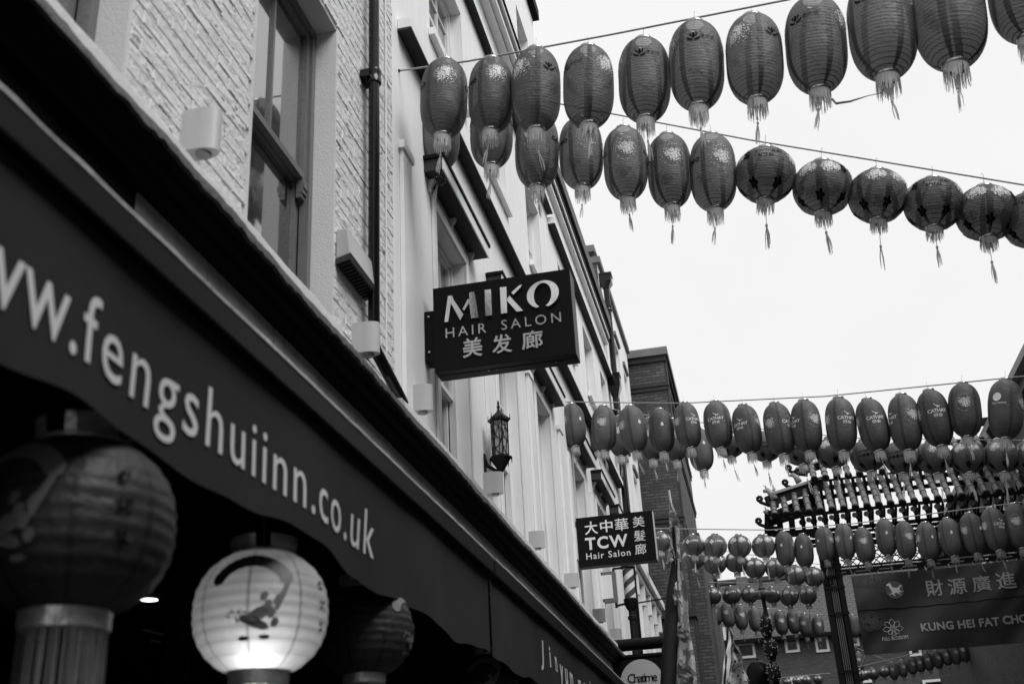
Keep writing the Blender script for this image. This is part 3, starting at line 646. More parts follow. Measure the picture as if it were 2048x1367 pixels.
def awning(label, ya, yb, texts):
    t = thing('awning', label, 'awning', (-1.5, (ya+yb)/2, H0+1.3), 'dark shop awnings along the terrace')
    mb = MB(); rb(mb, -1.37, -1.30, ya, yb, 1.325, 1.405); mb.build('front_bar', 'awbar', t, bevel=.006)
    mb = MB(); n = int((yb-ya)/.08)
    for i in range(n+1):
        yy = ya+(yb-ya)*i/n; d = rnd.uniform(-.0012, .0012); mb.v += [(-1.372, yy, 1.406+H0), (-1.297+d, yy, 1.4065+H0), (-1.296+d, yy, 1.4135+d+H0), (-1.372, yy, 1.417+H0)]
    for i in range(n):
        for j in range(4): a = i*4+j; b_ = i*4+(j+1) % 4; mb.f.append((a, b_, b_+4, a+4))
    mb.build('worn_bar_edge', 'alu', t)
    mb = MB(); n = int((yb-ya)/.035); rows = 8; p = [rnd.uniform(0, 6) for _ in range(3)]
    for i in range(n+1):
        yy = ya+(yb-ya)*i/n; zb = .905+.016*math.sin(yy*5.3+p[0])+.010*math.sin(yy*2.1+p[1])+.004*math.sin(yy*17)
        for j in range(rows+1):
            f_ = j/rows; z = 1.324*(1-f_)+zb*f_; mb.v.append((VX+fold(yy, z)*f_**.7+.012*max(0, f_-.85)*math.sin(yy*11), yy, z+H0))
    for i in range(n):
        for j in range(rows): a = i*(rows+1)+j; mb.f.append((a, a+rows+1, a+rows+2, a+1))
    v = mb.build('valance', 'valance', t, smooth=True)
    for (body, y0, y1, zb, h) in texts:
        vs, fs = fitted(body, y1-y0, h, .0 if ya < 0 else .02, body != 'www.'); mb = MB()
        for lv, lf in letters(vs, fs):
            mb = MB(); solid2d(mb, lv, lf, lambda u, q, d: (VX+.0045+fold(y0+u, zb+q)*((1.324-zb-q)/.42)**.7, y0+u, zb+q+H0)); mb.build('letter', 'print_white', v, recalc=False)
    mb = MB(); mb.prism([(-1.365, ya+.01, 1.40+H0), (-2.04, ya+.01, 1.88+H0), (-2.04, ya+.01, 1.89+H0), (-1.365, ya+.01, 1.404+H0)], (0, 1, 0), yb-ya-.02); mb.build('cover_sheet', 'valance', t)
    return t
awning('dark cloth awning with pale web address above the shop lanterns', -1.4, 5.72, [('fengshuiinn.co.uk', 1.955, 3.90, .946, .222), ('www.', 1.425, 1.935, .994, .120)])
awning('dark cloth awning further along with pale words running downhill', 5.76, 16.2, [('Jin', 7.12, 7.62, 1.02, .185), ('yum', 7.74, 8.3, .97, .17), ('.zechu', 8.4, 9.3, 1.02, .16)])
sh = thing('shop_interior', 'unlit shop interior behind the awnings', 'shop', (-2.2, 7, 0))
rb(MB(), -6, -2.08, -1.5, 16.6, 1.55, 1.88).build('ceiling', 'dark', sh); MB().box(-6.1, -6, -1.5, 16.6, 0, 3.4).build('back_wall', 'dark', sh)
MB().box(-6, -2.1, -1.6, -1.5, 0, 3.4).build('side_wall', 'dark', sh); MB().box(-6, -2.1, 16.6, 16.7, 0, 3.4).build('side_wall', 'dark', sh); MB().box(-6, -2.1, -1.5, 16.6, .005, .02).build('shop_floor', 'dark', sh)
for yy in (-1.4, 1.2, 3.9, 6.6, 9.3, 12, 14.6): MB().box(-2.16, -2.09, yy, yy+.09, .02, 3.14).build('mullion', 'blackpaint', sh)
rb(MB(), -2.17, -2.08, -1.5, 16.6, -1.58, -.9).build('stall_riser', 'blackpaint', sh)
for q, (xx, yy) in enumerate(((298, 1198),)):
    p = aZ(xx, yy, 1.548+H0); mb = MB(); mb.lathe([(.055, 0), (.055, -.004)], 20, tuple(p)); mb.build('downlight', 'down', sh)
for (xa, ya_, xb, yb_) in ((285, 1258, 340, 1272), (350, 1250, 400, 1268), (300, 1280, 320, 1283)):  # thin bars added to stand in for dim reflections inside the shop
    a, b = aZ(xa, ya_, 1.5+H0), aZ(xb, yb_, 1.5+H0); MB().bar(a, b, .02, .015).build('reflection_bar', 'wire', sh)

# ------------------------------------------------------------------ projecting signs
SY = 7.6
ms = thing('projecting_sign', 'black box hair salon sign with polished letters jutting from the tall stucco wall', 'sign', (-2.2, SY, 3.33+H0))
MB().box(-2.12, -1.03, SY, SY+.2, 3.332+H0, 4.045+H0).build('sign_box', 'black', ms, bevel=.004)
MB().box(-2.198, -2.121, SY+.015, SY+.165, 3.44+H0, 3.86+H0).build('wall_bracket', 'black', ms, bevel=.003)
MB().box(-2.118, -1.032, SY+.085, SY+.093, 3.3285+H0, 3.3315+H0).build('seam_strip', 'iron', ms)
for xx in (-1.72, -1.66, -1.2): MB().lathe([(.006, -.004), (.006, 0)], 8, (xx, SY+.1, 3.331+H0)).build('screw', 'wire', ms)
for z in (3.5, 3.8): MB().lathe([(.009, 0), (.009, .012)], 8, (-2.16, SY+.002, z+H0)).build('screw', 'wire', ms)
def zp(x, y): return aY(x/5.2588+840, y/5.2588+520, SY)
def raised(parent, name, polys, m, Yp, t=.03):
    mb = MB()
    for poly in polys:
        a = [Vector((p.x, Yp-.001, p.z)) for p in poly]
        n = len(a); k = len(mb.v); mb.v += [tuple(p) for p in a]+[(p.x, p.y-t, p.z) for p in a]
        bm = bmesh.new(); vv = [bm.verts.new((p.x, p.z, 0)) for p in a]; fc = bm.faces.new(vv); bmesh.ops.triangulate(bm, faces=[fc]); bm.verts.index_update()
        for f in bm.faces: mb.f.append(tuple(k+n+v.index for v in f.verts))
        bm.free(); mb.f += [(k+i, k+i+n, k+(i+1) % n+n, k+(i+1) % n) for i in range(n)]
    return mb.build(name, m, parent)
raised(ms, 'letter', [[zp(*p) for p in q] for q in (
    [(305, 395), (345, 389), (335, 470), (308, 663), (268, 669)], [(347, 389), (366, 436), (466, 588), (434, 648), (337, 470)], [(459, 530), (513, 425), (527, 428), (525, 468), (475, 548)], [(530, 358), (580, 350), (626, 620), (549, 629), (529, 470)])], 'mirror', SY)
raised(ms, 'letter', [[zp(*p) for p in [(690, 332), (755, 325), (767, 595), (697, 603)]]], 'mirror', SY)
raised(ms, 'letter', [[zp(*p) for p in q] for q in ([(850, 305), (918, 298), (925, 572), (862, 580)], [(926, 422), (950, 392), (1093, 548), (1026, 558), (927, 446)], [(970, 358), (1050, 285), (1078, 275), (1066, 305), (990, 380)])], 'mirror', SY)
ou, inn = [], []
for i in range(41):
    a = R(112+(430-112)*i/40); sk = lambda x: -.15*(x-1300)
    x = 1300+168*math.cos(a); ou.append(zp(x, 375+143*math.sin(a)+sk(x))); x = 1297+(92)*math.cos(a); inn.append(zp(x, 382+125*math.sin(a)+sk(x)))
raised(ms, 'letter', [ou+inn[::-1]], 'mirror', SY)
def zq(x, y): return (x/5.2588+840, y/5.2588+520)
def stext(body, par, m, Yp, conv, bl, xr, yt, **k):
    p = conv(*bl); return sign_text(body, par, 'lettering', m, Yp, p, conv(xr, 0)[0], conv(0, yt)[1], **k)
stext('HAIR', ms, 'silver', SY, zq, (274, 822), 700, 722, off=-.004); stext('SALON', ms, 'silver', SY, zq, (860, 738), 1487, 636, off=-.004)
for ch, a, b, c in (('美', (455, 1036), 663, 836), ('发', (766, 996), 974, 800), ('廊', (1078, 952), 1300, 762)): stext(ch, ms, 'silver', SY, zq, a, c and b, c, off=.012, t=.012)
SY2 = 14.5
ts = thing('projecting_sign', 'black box barber sign with white characters and pale edges above the barber pole', 'sign', (-2.2, SY2, 3.33+H0))
MB().box(-2.15, -1.135, SY2, SY2+.16, 3.325+H0, 3.985+H0).build('sign_box', 'black', ts, bevel=.003)
MB().box(-1.1345, -1.125, SY2+.01, SY2+.15, 3.335+H0, 3.975+H0).build('pale_edge', 'whiteac', ts)
MB().box(-2.199, -2.1505, SY2-.08, SY2+.16, 3.42+H0, 3.84+H0).build('wall_bracket', 'whiteac', ts, bevel=.004)
MB().tube([(-2.17, SY2+.05, 3.42+H0), (-2.165, SY2+.05, 3.2+H0), (-2.19, SY2+.06, 3.1+H0)], .006, 6).build('cable', 'iron', ts)
def z6(x, y): return (x/3.533+1120, y/3.533+980)
for ch, a, b, c, o in (('大', (178, 316), 270, 224, .014), ('中', (287, 300), 376, 213, .014), ('華', (392, 290), 486, 201, .006), ('美', (517, 263), 600, 187, .004), ('髮', (526, 362), 607, 286, .0), ('廊', (534, 456), 613, 380, .004)):
    stext(ch, ts, 'lettersw', SY2, z6, a, b, c, off=o, slope=-.10)
stext('TCW', ts, 'lettersw', SY2, z6, (183, 424), 484, 336, off=.028, slope=-.10); stext('Hair Salon', ts, 'lettersw', SY2, z6, (188, 490), 500, 444, off=.004, slope=-.10)
# blank pale light box further on
lb_ = thing('projecting_sign', 'blank pale light box with grey frame below the barber sign', 'sign', (-2.2, 17, 4.4))
a, b = aY(1184, 1206, 17), aY(1229, 1141, 17)
MB().box(a.x, b.x, 17, 17.12, a.z, b.z).build('sign_box', 'frame', lb_); MB().box(a.x+.05, b.x-.05, 16.994, 16.999, a.z+.05, b.z-.05).build('pale_panel', 'whiteac', lb_)
# round tea shop sign on a black arm
cs = thing('hanging_sign', 'black hanging tea shop board with white disc under a black arm', 'sign', (-2.2, 16.4, 3.9))
CYY = 16.4; a, b = aY(1208, 1293, CYY), aY(1330, 1293, CYY)
MB().tube([(a.x, CYY, a.z), (b.x+.2, CYY, a.z-.0)], .085, 14).build('arm', 'black', cs, smooth=40); MB().tube([(a.x, CYY, a.z-.17), (b.x+.2, CYY, a.z-.17)], .035, 10).build('arm', 'black', cs, smooth=40)
tl, br_ = aY(1216, 1322, CYY), aY(1345, 1420, CYY)
MB().box(tl.x, br_.x, CYY-.04, CYY+.04, br_.z-.2, tl.z).build('board', 'black', cs)
for xx in (tl.x+.25, br_.x-.25): MB().tube([(xx, CYY, tl.z), (xx, CYY, a.z-.2)], .01, 6).build('hanger', 'iron', cs)
dc = aY(1285, 1362, CYY); mb = MB(); rr = .30
mb.add([(dc.x+rr*math.cos(2*PI*i/40), CYY-.046, dc.z+rr*math.sin(2*PI*i/40)) for i in range(40)], [tuple(range(40))]); mb.build('white_disc', 'disc', cs)
sign_text('Chatime', cs, 'lettering', 'printk', CYY-.047, (1256, 1365), 1315, 1347, t=.003, slope=-.10, off=-.002); sign_text('日出茶太', cs, 'lettering', 'printk', CYY-.047, (1262, 1381), 1310, 1368, t=.003, slope=-.10, auto=False)

# ------------------------------------------------------------------ ornate wall lantern
LY = 9.48; wl = thing('wall_lantern', 'ornate black hexagonal lantern on a scrolled bracket below the hair salon sign', 'wall lantern', (-2.2, LY, 3.1+H0))
lx = -2.045; zz = lambda y: aY(1000, y, LY).z
mb = MB(); mb.lathe([(.004, zz(800)), (.012, zz(806)), (.008, zz(809)), (.016, zz(813)), (.010, zz(817)), (.020, zz(822)), (.03, zz(825)), (.055, zz(829)), (.098, zz(837)), (.100, zz(842)), (.082, zz(844))][::-1], 6, (lx, LY, 0)); mb.build('roof', 'iron', wl)
for i in range(6):
    t_ = PI*i/3; mb = MB(); mb.tube([(lx+.078*math.cos(t_), LY+.078*math.sin(t_), zz(843)), (lx+.074*math.cos(t_), LY+.074*math.sin(t_), zz(914))], .006, 6); mb.build('corner_bar', 'iron', wl)
    mb = MB(); mb.tube([(lx+.102*math.cos(t_), LY+.102*math.sin(t_), zz(841)), (lx+.104*math.cos(t_), LY+.104*math.sin(t_), zz(828))], [.006, .001], 6); mb.build('roof_spike', 'iron', wl)
    mb = MB(); mb.tube([(lx+.100*math.cos(t_), LY+.100*math.sin(t_), zz(917)), (lx+.1*math.cos(t_), LY+.1*math.sin(t_), zz(928))], [.007, .002], 6); mb.build('drop', 'iron', wl)
    t2 = t_+PI/3; a = Vector((lx+.074*math.cos(t_), LY+.074*math.sin(t_), 0)); b = Vector((lx+.074*math.cos(t2), LY+.074*math.sin(t2), 0))
    P = lambda u, z: a.lerp(b, u)*1.0+Vector((0, 0, z))
    pane = MB().quad(P(.04, zz(914)), P(.96, zz(914)), P(.96, zz(844)), P(.04, zz(844))).build('pane', 'ironglass', wl)
    mb = MB(); o_ = (a.lerp(b, .5)-Vector((lx, LY, 0))).normalized()*.004
    for (u0, z0, u1, z1, bu) in ((.1, 850, .9, 866, .25), (.1, 862, .9, 884, -.3), (.9, 874, .1, 900, .3), (.1, 895, .9, 912, -.25), (.5, 845, .5, 913, .18), (.85, 848, .2, 880, -.2)):
        mb.tube([P(min(.97, max(.03, u0+(u1-u0)*s+bu*math.sin(PI*s))), zz(z0+(z1-z0)*s))+o_ for s in [k/6 for k in range(7)]], .0032, 5)
    mb.build('scrollwork', 'iron', pane)
mb = MB(); mb.lathe([(.003, zz(955)), (.012, zz(950)), (.008, zz(946)), (.03, zz(940)), (.06, zz(930)), (.085, zz(921)), (.105, zz(917)), (.105, zz(914)), (.07, zz(912))], 6, (lx, LY, 0)); mb.build('base_cup', 'iron', wl)
mb = MB(); mb.tube([(-2.19, LY, zz(912)), (-2.17, LY, zz(928)), (-2.11, LY, zz(938)), (lx, LY, zz(942))], [.012, .018, .016, .010], 8); mb.box(-2.199, -2.185, LY-.03, LY+.03, zz(950), zz(905)); mb.build('bracket', 'iron', wl, smooth=50)
MB().tube([(-2.18, LY, zz(945)), (-2.12, LY+.02, zz(965)), (-2.15, LY+.05, zz(985))], .004, 5).build('cable', 'iron', wl)

# ------------------------------------------------------------------ barber pole
BY = 17.5; bp = thing('barber_pole', 'striped barber pole in a black bowl on a tall black post', 'barber pole', (-1.6, BY, 0))
bx_ = aY(1258, 1165, BY).x; bz = lambda y: aY(1262, y, BY).z
cyl = MB().lathe([(.088, 0), (.088, bz(1135)-bz(1196))], 24, (0, 0, 0)); o = cyl.build('striped_tube', 'pole', bp, smooth=40, local=True); o.location = (bx_+1.6, 0, bz(1196))
mb = MB(); mb.lathe([(.045, bz(1222)), (.07, bz(1217)), (.10, bz(1208)), (.108, bz(1200)), (.112, bz(1198)), (.10, bz(1196))], 20, (bx_, BY, 0)); mb.build('bowl', 'iron', bp, smooth=40)
mb = MB(); mb.lathe([(.10, bz(1136)), (.115, bz(1134)), (.10, bz(1130)), (.05, bz(1122))], 20, (bx_, BY, 0)); mb.build('cap', 'iron', bp, smooth=40)
mb = MB(); mb.lathe([(.075, 0), (.075, .4), (.055, .5), (.05, bz(1240)), (.068, bz(1238)), (.068, bz(1232)), (.05, bz(1230)), (.048, bz(1221))], 16, (bx_, BY, 0)); mb.build('post', 'iron', bp, smooth=40)
xa = aY(1232, 1200, BY).x; MB().tube([(xa, BY, bz(1133)), (xa, BY, bz(1212))], .02, 8).build('side_bar', 'iron', bp)
MB().bar((xa, BY, bz(1133)), (bx_, BY, bz(1133)), .03, .03).build('side_arm', 'iron', bp); MB().bar((xa, BY, bz(1208)), (bx_, BY, bz(1204)), .03, .03).build('side_arm', 'iron', bp); MB().bar((bx_, BY, bz(1207)), (bx_+.55, BY, bz(1202)), .02, .02).build('side_arm', 'iron', bp)

# ------------------------------------------------------------------ flags
def cloth_strip(pts_l, pts_r, nu=9, amp=.03, seed=1, freq=3.):
    r = random.Random(seed); mb = MB(); n = len(pts_l); p = [r.uniform(0, 6) for _ in range(4)]; ext = 6
    L = [pts_l[0].lerp(pts_l[0], 0)]
    def samp(P, t):
        t *= len(P)-1; i = min(int(t), len(P)-2); return P[i].lerp(P[i+1], t-i)
    m = (n-1)*ext
    for i in range(m+1):
        t = i/m; a, b = samp(pts_l, t), samp(pts_r, t)
        for j in range(nu+1):
            u = j/nu; q = a.lerp(b, u); q = q+Vector((amp*.3*math.sin(t*17+p[0]+u*3), amp*math.sin(u*freq*PI+p[1]+t*7)+amp*.5*math.sin(t*23+p[2]), 0)); mb.v.append(tuple(q))
    for i in range(m):
        for j in range(nu): a = i*(nu+1)+j; mb.f.append((a, a+1, a+nu+2, a+nu+1))
    return mb
FY = 15.0; fl1 = thing('feather_flag', 'tall patterned feather flag with a black sleeve leaning beside the tea sign', 'flag', (-1.5, FY, 0))
cl = [aY(x, y, FY) for x, y in ((1350, 1130), (1346, 1180), (1342, 1260), (1338, 1330), (1334, 1400))]
cl += [Vector((cl[-1].x-.05, FY, 1.2)), Vector((cl[-1].x-.08, FY, 0))]
cl = [aY(1348, 1045, FY)]+cl
MB().tube(cl, [.02, .05, .08, .095, .10, .10, .05, .04], 14).build('sleeve', 'sleeve', fl1, smooth=True)
MB().tube([aY(1338, 980, FY), cl[0]], .014, 8).build('pole_tip', 'flagpale', fl1)
le = [aY(x, y, FY-.05) for x, y in ((1336, 988), (1341, 1030), (1342, 1090), (1350, 1130), (1352, 1180), (1354, 1240), (1356, 1300), (1358, 1380))]
ri = [aY(x, y, FY-.05) for x, y in ((1341, 990), (1353, 1030), (1359, 1090), (1367, 1130), (1373, 1180), (1380, 1240), (1387, 1300), (1393, 1380))]
cloth_strip(le, ri, 12, .05, 3, 3.0).build('cloth', 'flag', fl1, smooth=True)
for pl in (((1338, 1020), (1352, 1022), (1362, 1050), (1338, 1056)), ((1341, 1090), (1335, 1120), (1333, 1140), (1346, 1118)), ((1352, 1160), (1362, 1200), (1350, 1208), (1345, 1195)), ((1356, 1240), (1378, 1265), (1374, 1288), (1354, 1272)), ((1358, 1315), (1388, 1350), (1385, 1368), (1358, 1352))):
    q = [aY(x, y, FY-.16) for x, y in pl]; cloth_strip([q[0], q[3]], [q[1], q[2]], 6, .04, int(pl[0][1]), 2).build('loose_fold', 'flag', fl1, smooth=True)
FY2 = 21.0; fl2 = thing('feather_flag', 'folded dark patterned flag with a pale edge in front of the end wall', 'flag', (0, FY2, 0))
le = [aY(x, y, FY2) for x, y in ((1455, 1252), (1452, 1290), (1446, 1340), (1440, 1400))]; ri = [aY(x, y, FY2) for x, y in ((1458, 1252), (1463, 1290), (1459, 1340), (1456, 1400))]
cloth_strip(le, ri, 5, .02, 4, 1).build('pale_edge', 'flagpale', fl2, smooth=True)
le = [aY(x, y, FY2+.06) for x, y in ((1458, 1256), (1461, 1295), (1458, 1340), (1455, 1400))]; ri = [aY(x, y, FY2+.06) for x, y in ((1461, 1256), (1476, 1295), (1492, 1340), (1503, 1400))]
cloth_strip(le, ri, 8, .09, 5, 3).build('cloth', 'flagdark', fl2, smooth=True)
MB().tube([aY(1456, 1250, FY2), aY(1447, 1400, FY2), Vector((aY(1447, 1400, FY2).x-.1, FY2, 0))], .02, 8).build('pole', 'iron', fl2)

# ------------------------------------------------------------------ street lamp with speckled lantern string
PY = 25.0; lp = thing('street_lamp', 'street lamp with broad dark disc shade and a stem below it', 'street lamp', (.2, PY, 0))
px_ = aY(1525, 1190, PY).x; pz = lambda y: aY(1527, y, PY).z
mb = MB(); mb.lathe([(.27, pz(1193)), (.285, pz(1190)), (.27, pz(1186)), (.12, pz(1181)), (.07, pz(1179)), (.085, pz(1175)), (.05, pz(1172)), (.05, pz(1169)), (.035, pz(1168)), (.035, pz(1158))], 24, (px_, PY, 0)); mb.build('disc_shade', 'lampshade', lp, smooth=45)
MB().tube([(px_, PY, pz(1193)), (px_+.03, PY, pz(1240)), (px_+.12, PY, 1.2), (px_+.12, PY, 0)], .045, 10).build('post', 'iron', lp, smooth=40)
for k, (x, y, w_, h_) in enumerate(((1532, 1253, 26, 44), (1541, 1297, 28, 44), (1547, 1345, 29, 48))):
    c = aY(x, y, PY-.3); s = depth(c)/F; t = thing('speckled_lantern', ('dark speckled oval lantern at the top of the lamp string', 'dark speckled oval lantern in the middle of the lamp string', 'dark speckled oval lantern at the foot of the lamp string')[k], 'lantern', tuple(c), 'speckled lanterns on the street lamp')
    a_, b_ = w_*s/2, h_*s/2; mb = MB(); mb.lathe([(a_*math.sin(PI*i/16)**.8 if 0 < i < 16 else .01, -b_*math.cos(PI*i/16)) for i in range(17)], 18); mb.build('body', 'globe', t, smooth=True, local=True)
    mb = MB()
    for q in range(70):
        th = rnd.uniform(0, 2*PI); ph_ = rnd.uniform(.6, PI-.6); rr = 1.02; ct = Vector((a_*rr*math.sin(ph_)**.8*math.cos(th), a_*rr*math.sin(ph_)**.8*math.sin(th), -b_*math.cos(ph_))); r_ = rnd.uniform(.008, .015)
        mb.add([ct+Vector((r_, 0, 0)), ct+Vector((0, r_, 0)), ct+Vector((-r_, 0, 0)), ct+Vector((0, -r_, 0)), ct+Vector((0, 0, r_)), ct+Vector((0, 0, -r_))], [(0, 1, 4), (1, 2, 4), (2, 3, 4), (3, 0, 4), (1, 0, 5), (2, 1, 5), (3, 2, 5), (0, 3, 5)])
    o = mb.build('bulbs', 'spot', t, local=True, kind='stuff')
c = aY(1519, 1347, PY); t = thing('globe_lamp', 'dark round globe lamp beside the speckled lanterns', 'lamp', (c.x, PY, 0))
mb = MB(); mb.lathe([(.02+.25*math.sin(PI*i/14)**.9, c.z-.27*math.cos(PI*i/14)) for i in range(15)]+[(.03, c.z+.31)], 20, (c.x, PY, 0)); mb.build('globe', 'globe', t, smooth=True)
MB().tube([(c.x, PY, c.z-.26), (c.x, PY, 0)], .05, 10).build('post', 'iron', t)

# ------------------------------------------------------------------ gate across the street
GY = 27.0; gt = thing('street_gate', 'black timber street gate with rows of tube tiles and horned roof ends', 'gate', (4, GY, 0))
def G(x, y, Y=GY): return aY(x, y, Y)
GX0 = G(1600, 1000).x; XR = 10.2                       # right end lies outside the picture, mirrored about the middle
XM = (1.87+XR-.3)/2
zl = lambda y, Y=GY: aY(1700, y, Y).z
def beam(y0, y1, x0, Y, th, name='beam', m='gate', x1=XR):
    MB().box(x0, x1, Y-th/2, Y+th/2, zl(y1, Y), zl(y0, Y)).build(name, m, gt)
for sx in (1.65, XR-.8):                               # posts: paired uprights with slim bars between
    for dx in (0, .32): MB().box(sx+dx, sx+dx+.12, GY-.06, GY+.22, 0, zl(1062)).build('post', 'gate', gt)
    for i in range(4): MB().box(sx+.145+i*.042, sx+.165+i*.042, GY-.02, GY+.05, .2, zl(1100)).build('slim_bar', 'fargrey', gt)
    MB().box(sx+.122, sx+.318, GY+.12, GY+.16, 0, zl(1100)).build('back_panel', 'gate', gt)
    for yy in (1090, 1110, 1128, 1150, 1172, 1225, 1342): MB().box(sx-.02, sx+.46, GY-.075, GY-.061, zl(yy)-.03, zl(yy)+.03).build('cross_bar', 'gate', gt)
    for (a, b, c_, d) in ((.05, 1118, .2, 1134), (.24, 1134, .39, 1150), (.05, 1150, .2, 1166), (.24, 1112, .39, 1126)):
        mb = MB(); x0, x1, z1, z0 = sx+a, sx+c_, zl(b), zl(d)
        for bb in ((x0, x1, z0, z0+.025), (x0, x1, z1-.025, z1), (x0, x0+.025, z0, z1), (x1-.025, x1, z0, z1)): mb.box(bb[0], bb[1], GY-.1, GY-.078, bb[2], bb[3])
        mb.build('fret', 'gate', gt)
# beams, from the top roof down
xl_up, xl_lo = G(1628, 960).x, G(1606, 1000).x
beam(953, 957, xl_up, GY+.1, .05); beam(965, 974, xl_up-.05, GY+.15, .05); beam(984, 992, xl_up-.2, GY+.15, .05); beam(1017, 1023, xl_lo-.4, GY-.75, .05); beam(1052, 1058, xl_lo, GY, .12); beam(1061, 1066, xl_lo, GY-.4, .06)
beam(1072, 1078, xl_lo, GY+.2, .2); beam(1084, 1091, 2.0, GY, .2)
pitch = (G(1723, 1020).x-G(1700, 1020).x)
ix = int((XR-xl_lo)/pitch)
tl_mb = MB(); segs = 4; Lr = 1.0; prof = []
for s in range(segs):
    a, b = s*Lr/segs, (s+1)*Lr/segs; prof += [(.080, a), (.080, a+.05), (.070, a+.055), (.062, b-.005)]
tl_mb.lathe(prof, 12); tm = tl_mb.mesh('roof_tile'); tm.materials.append(M['tile']); tm.shade_smooth(); tm.set_sharp_from_angle(angle=R(40))
cm = MB().lathe([(.0001, -.05), (.083, -.05), (.088, -.03), (.088, .0), (.06, .0)], 12, cap=False).mesh('tile_cap'); cm.materials.append(M['tilecap'])
def tile(p0, p1):
    d = Vector(p1)-Vector(p0); q = d.to_track_quat('Z', 'Y').to_euler(); gl = wloc(gt)
    o = inst('roof_tile', tm, gt, Vector(p0)-gl, q); o.scale = (1, 1, d.length); c = inst('tile_cap', cm, o)
for k in range(-3, ix):                                # lower roof
    X = xl_lo+.05+k*pitch
    zb = zl(1014, GY-.85); yt = .8 if k >= 1 else (.42+.12*(k+3))
    tile((X, GY-.85, zb), (X, GY-.85+yt, zb+yt*1.08))
for k in range(0, ix+1):                               # upper roof
    X = xl_up-.02+k*pitch; zb = zl(949, GY-.5); yt = .72 if k > 1 else .5
    tile((X, GY-.5, zb), (X, GY-.5+yt, zb+yt*1.15))
for k in range(-1, ix+1):
    X = xl_lo+.05+(k+.5)*pitch
    if X < XR-.1:
        MB().box(X-.045, X+.045, GY+.05, GY+.13, zl(1051), zl(984)).build('rafter', 'gate', gt)
        if k >= 0: MB().box(X-.02, X+.05, GY+.04, GY+.16, zl(984), zl(952)).build('rafter', 'gate', gt)
        mb = MB(); mb.lathe([(.0001, -.03), (.07, -.03), (.085, 0), (.07, .03), (.0001, .03)], 10); o = mb.build('corbel', 'tilecap', gt, local=True); o.location = Vector((X-.02, GY-.15, zl(1037)))-wloc(gt); o.rotation_euler = (PI/2, 0, 0)
        mb = MB(); mb.lathe([(.0001, -.02), (.06, -.02), (.06, .02), (.0001, .02)], 10); o = mb.build('corbel', 'fargrey', gt, local=True); o.location = Vector((X+.1, GY-.65, zl(1029, GY-.7)))-wloc(gt); o.rotation_euler = (PI/2, 0, 0)
        mb = MB(); mb.bar((X, GY-.6, zl(1024, GY-.6)), (X, GY+.1, zl(1062)), .05, .07); mb.build('strut', 'gate', gt)
for k in range(0, ix*2):                               # tiers of small bracket blocks under the eave
    X = xl_lo+.1+k*pitch/2
    if X < XR-.2:
        for yy, dy, a_ in ((1067, -.2, .05), (1074, -.08, .06), (1081, .05, .05)):
            if (k+yy) % 3: MB().box(X-a_, X+a_, GY+dy-.06, GY+dy+.06, zl(yy+4), zl(yy)).build('bracket_block', 'gate', gt)
# ridge and second ridge behind, back slopes
beam(868, 880, G(1790, 880).x, GY+.7, .2, 'ridge_beam'); beam(905, 911, xl_up+.3, GY+.45, .12, 'ridge_beam')
# horned ends
def hook(x, y, Y=GY-.5, s=.1):
    c = G(x, y, Y); pts = [c+Vector((s*.5*math.cos(a), 0, s*.5*math.sin(a))) for a in [R(200-i*50) for i in range(7)]]
    pts = [c+Vector((.42, 0, -.22)), c+Vector((.18, 0, -.17)), c+Vector((.02, 0, -.09))]+pts[::1]
    MB().tube(pts, [.05, .045, .04]+[.04]*7, 8).build('horn', 'gate', gt, smooth=True)
def beast(x, y, Y=GY-.5, s=1.):
    c = G(x, y, Y); mb = MB()
    mb.tube([c+Vector((.12, 0, -.18))*s, c+Vector((.06, 0, -.02))*s, c+Vector((-.02, 0, .07))*s, c+Vector((-.13, 0, .05))*s], [.10*s, .085*s, .07*s, .035*s], 8)
    mb.tube([c+Vector((.08, 0, -.05))*s, c+Vector((.15, 0, .08))*s, c+Vector((.13, 0, .20))*s], [.05*s, .04*s, .012*s], 7)
    mb.tube([c+Vector((-.04, 0, .09))*s, c+Vector((-.05, 0, .17))*s, c+Vector((-.10, 0, .20))*s], [.03*s, .02*s, .008*s], 6)
    mb.build('roof_beast', 'finial', gt, smooth=True)
hook(1519, 997); hook(1517, 1041); hook(1577, 935, GY-.2); hook(1570, 964, GY-.2)
beast(1537, 985, GY-.5, .95); beast(1536, 1026, GY-.5, .8); beast(1588, 953, GY-.2, .8)
a, b = G(1533, 1003, GY-.5), G(1646, 968, GY-.1)
MB().bar(a, b, .12, .24).build('hip_ridge', 'gate', gt); MB().bar(a+Vector((.15, -.02, .165)), b+Vector((0, -.02, .15)), .16, .06).build('hip_capping', 'gateroof', gt)
a, b = G(1590, 946, GY-.2), G(1660, 925, GY+.2); MB().bar(a, b, .1, .16).build('hip_ridge', 'gate', gt); MB().bar(a+Vector((.05, -.02, .11)), b+Vector((0, -.02, .11)), .12, .04).build('hip_capping', 'gateroof', gt)
for i in range(7):
    a = G(1534, 1030+i*3.6, GY-.55); b = G(1634, 985+i*5, GY+.05); MB().tube([a, b], .032, 6).build('fan_rafter', 'gate', gt)
a, b = G(1536, 1026, GY-.6), G(1640, 1018, GY-.6); MB().bar(a, b, .1, .12).build('eave_beam', 'gate', gt)
for (xa, ya, xb, yb) in ((1535, 1024, 1535, 1066), (1535, 1064, 1562, 1069), (1558, 1032, 1562, 1068), (1582, 1028, 1586, 1068), (1562, 1068, 1640, 1062), (1540, 1045, 1600, 1028)):
    MB().bar(G(xa, ya, GY-.3), G(xb, yb, GY-.3), .14, .12, (0, 1, 0)).build('bracket', 'gate', gt)
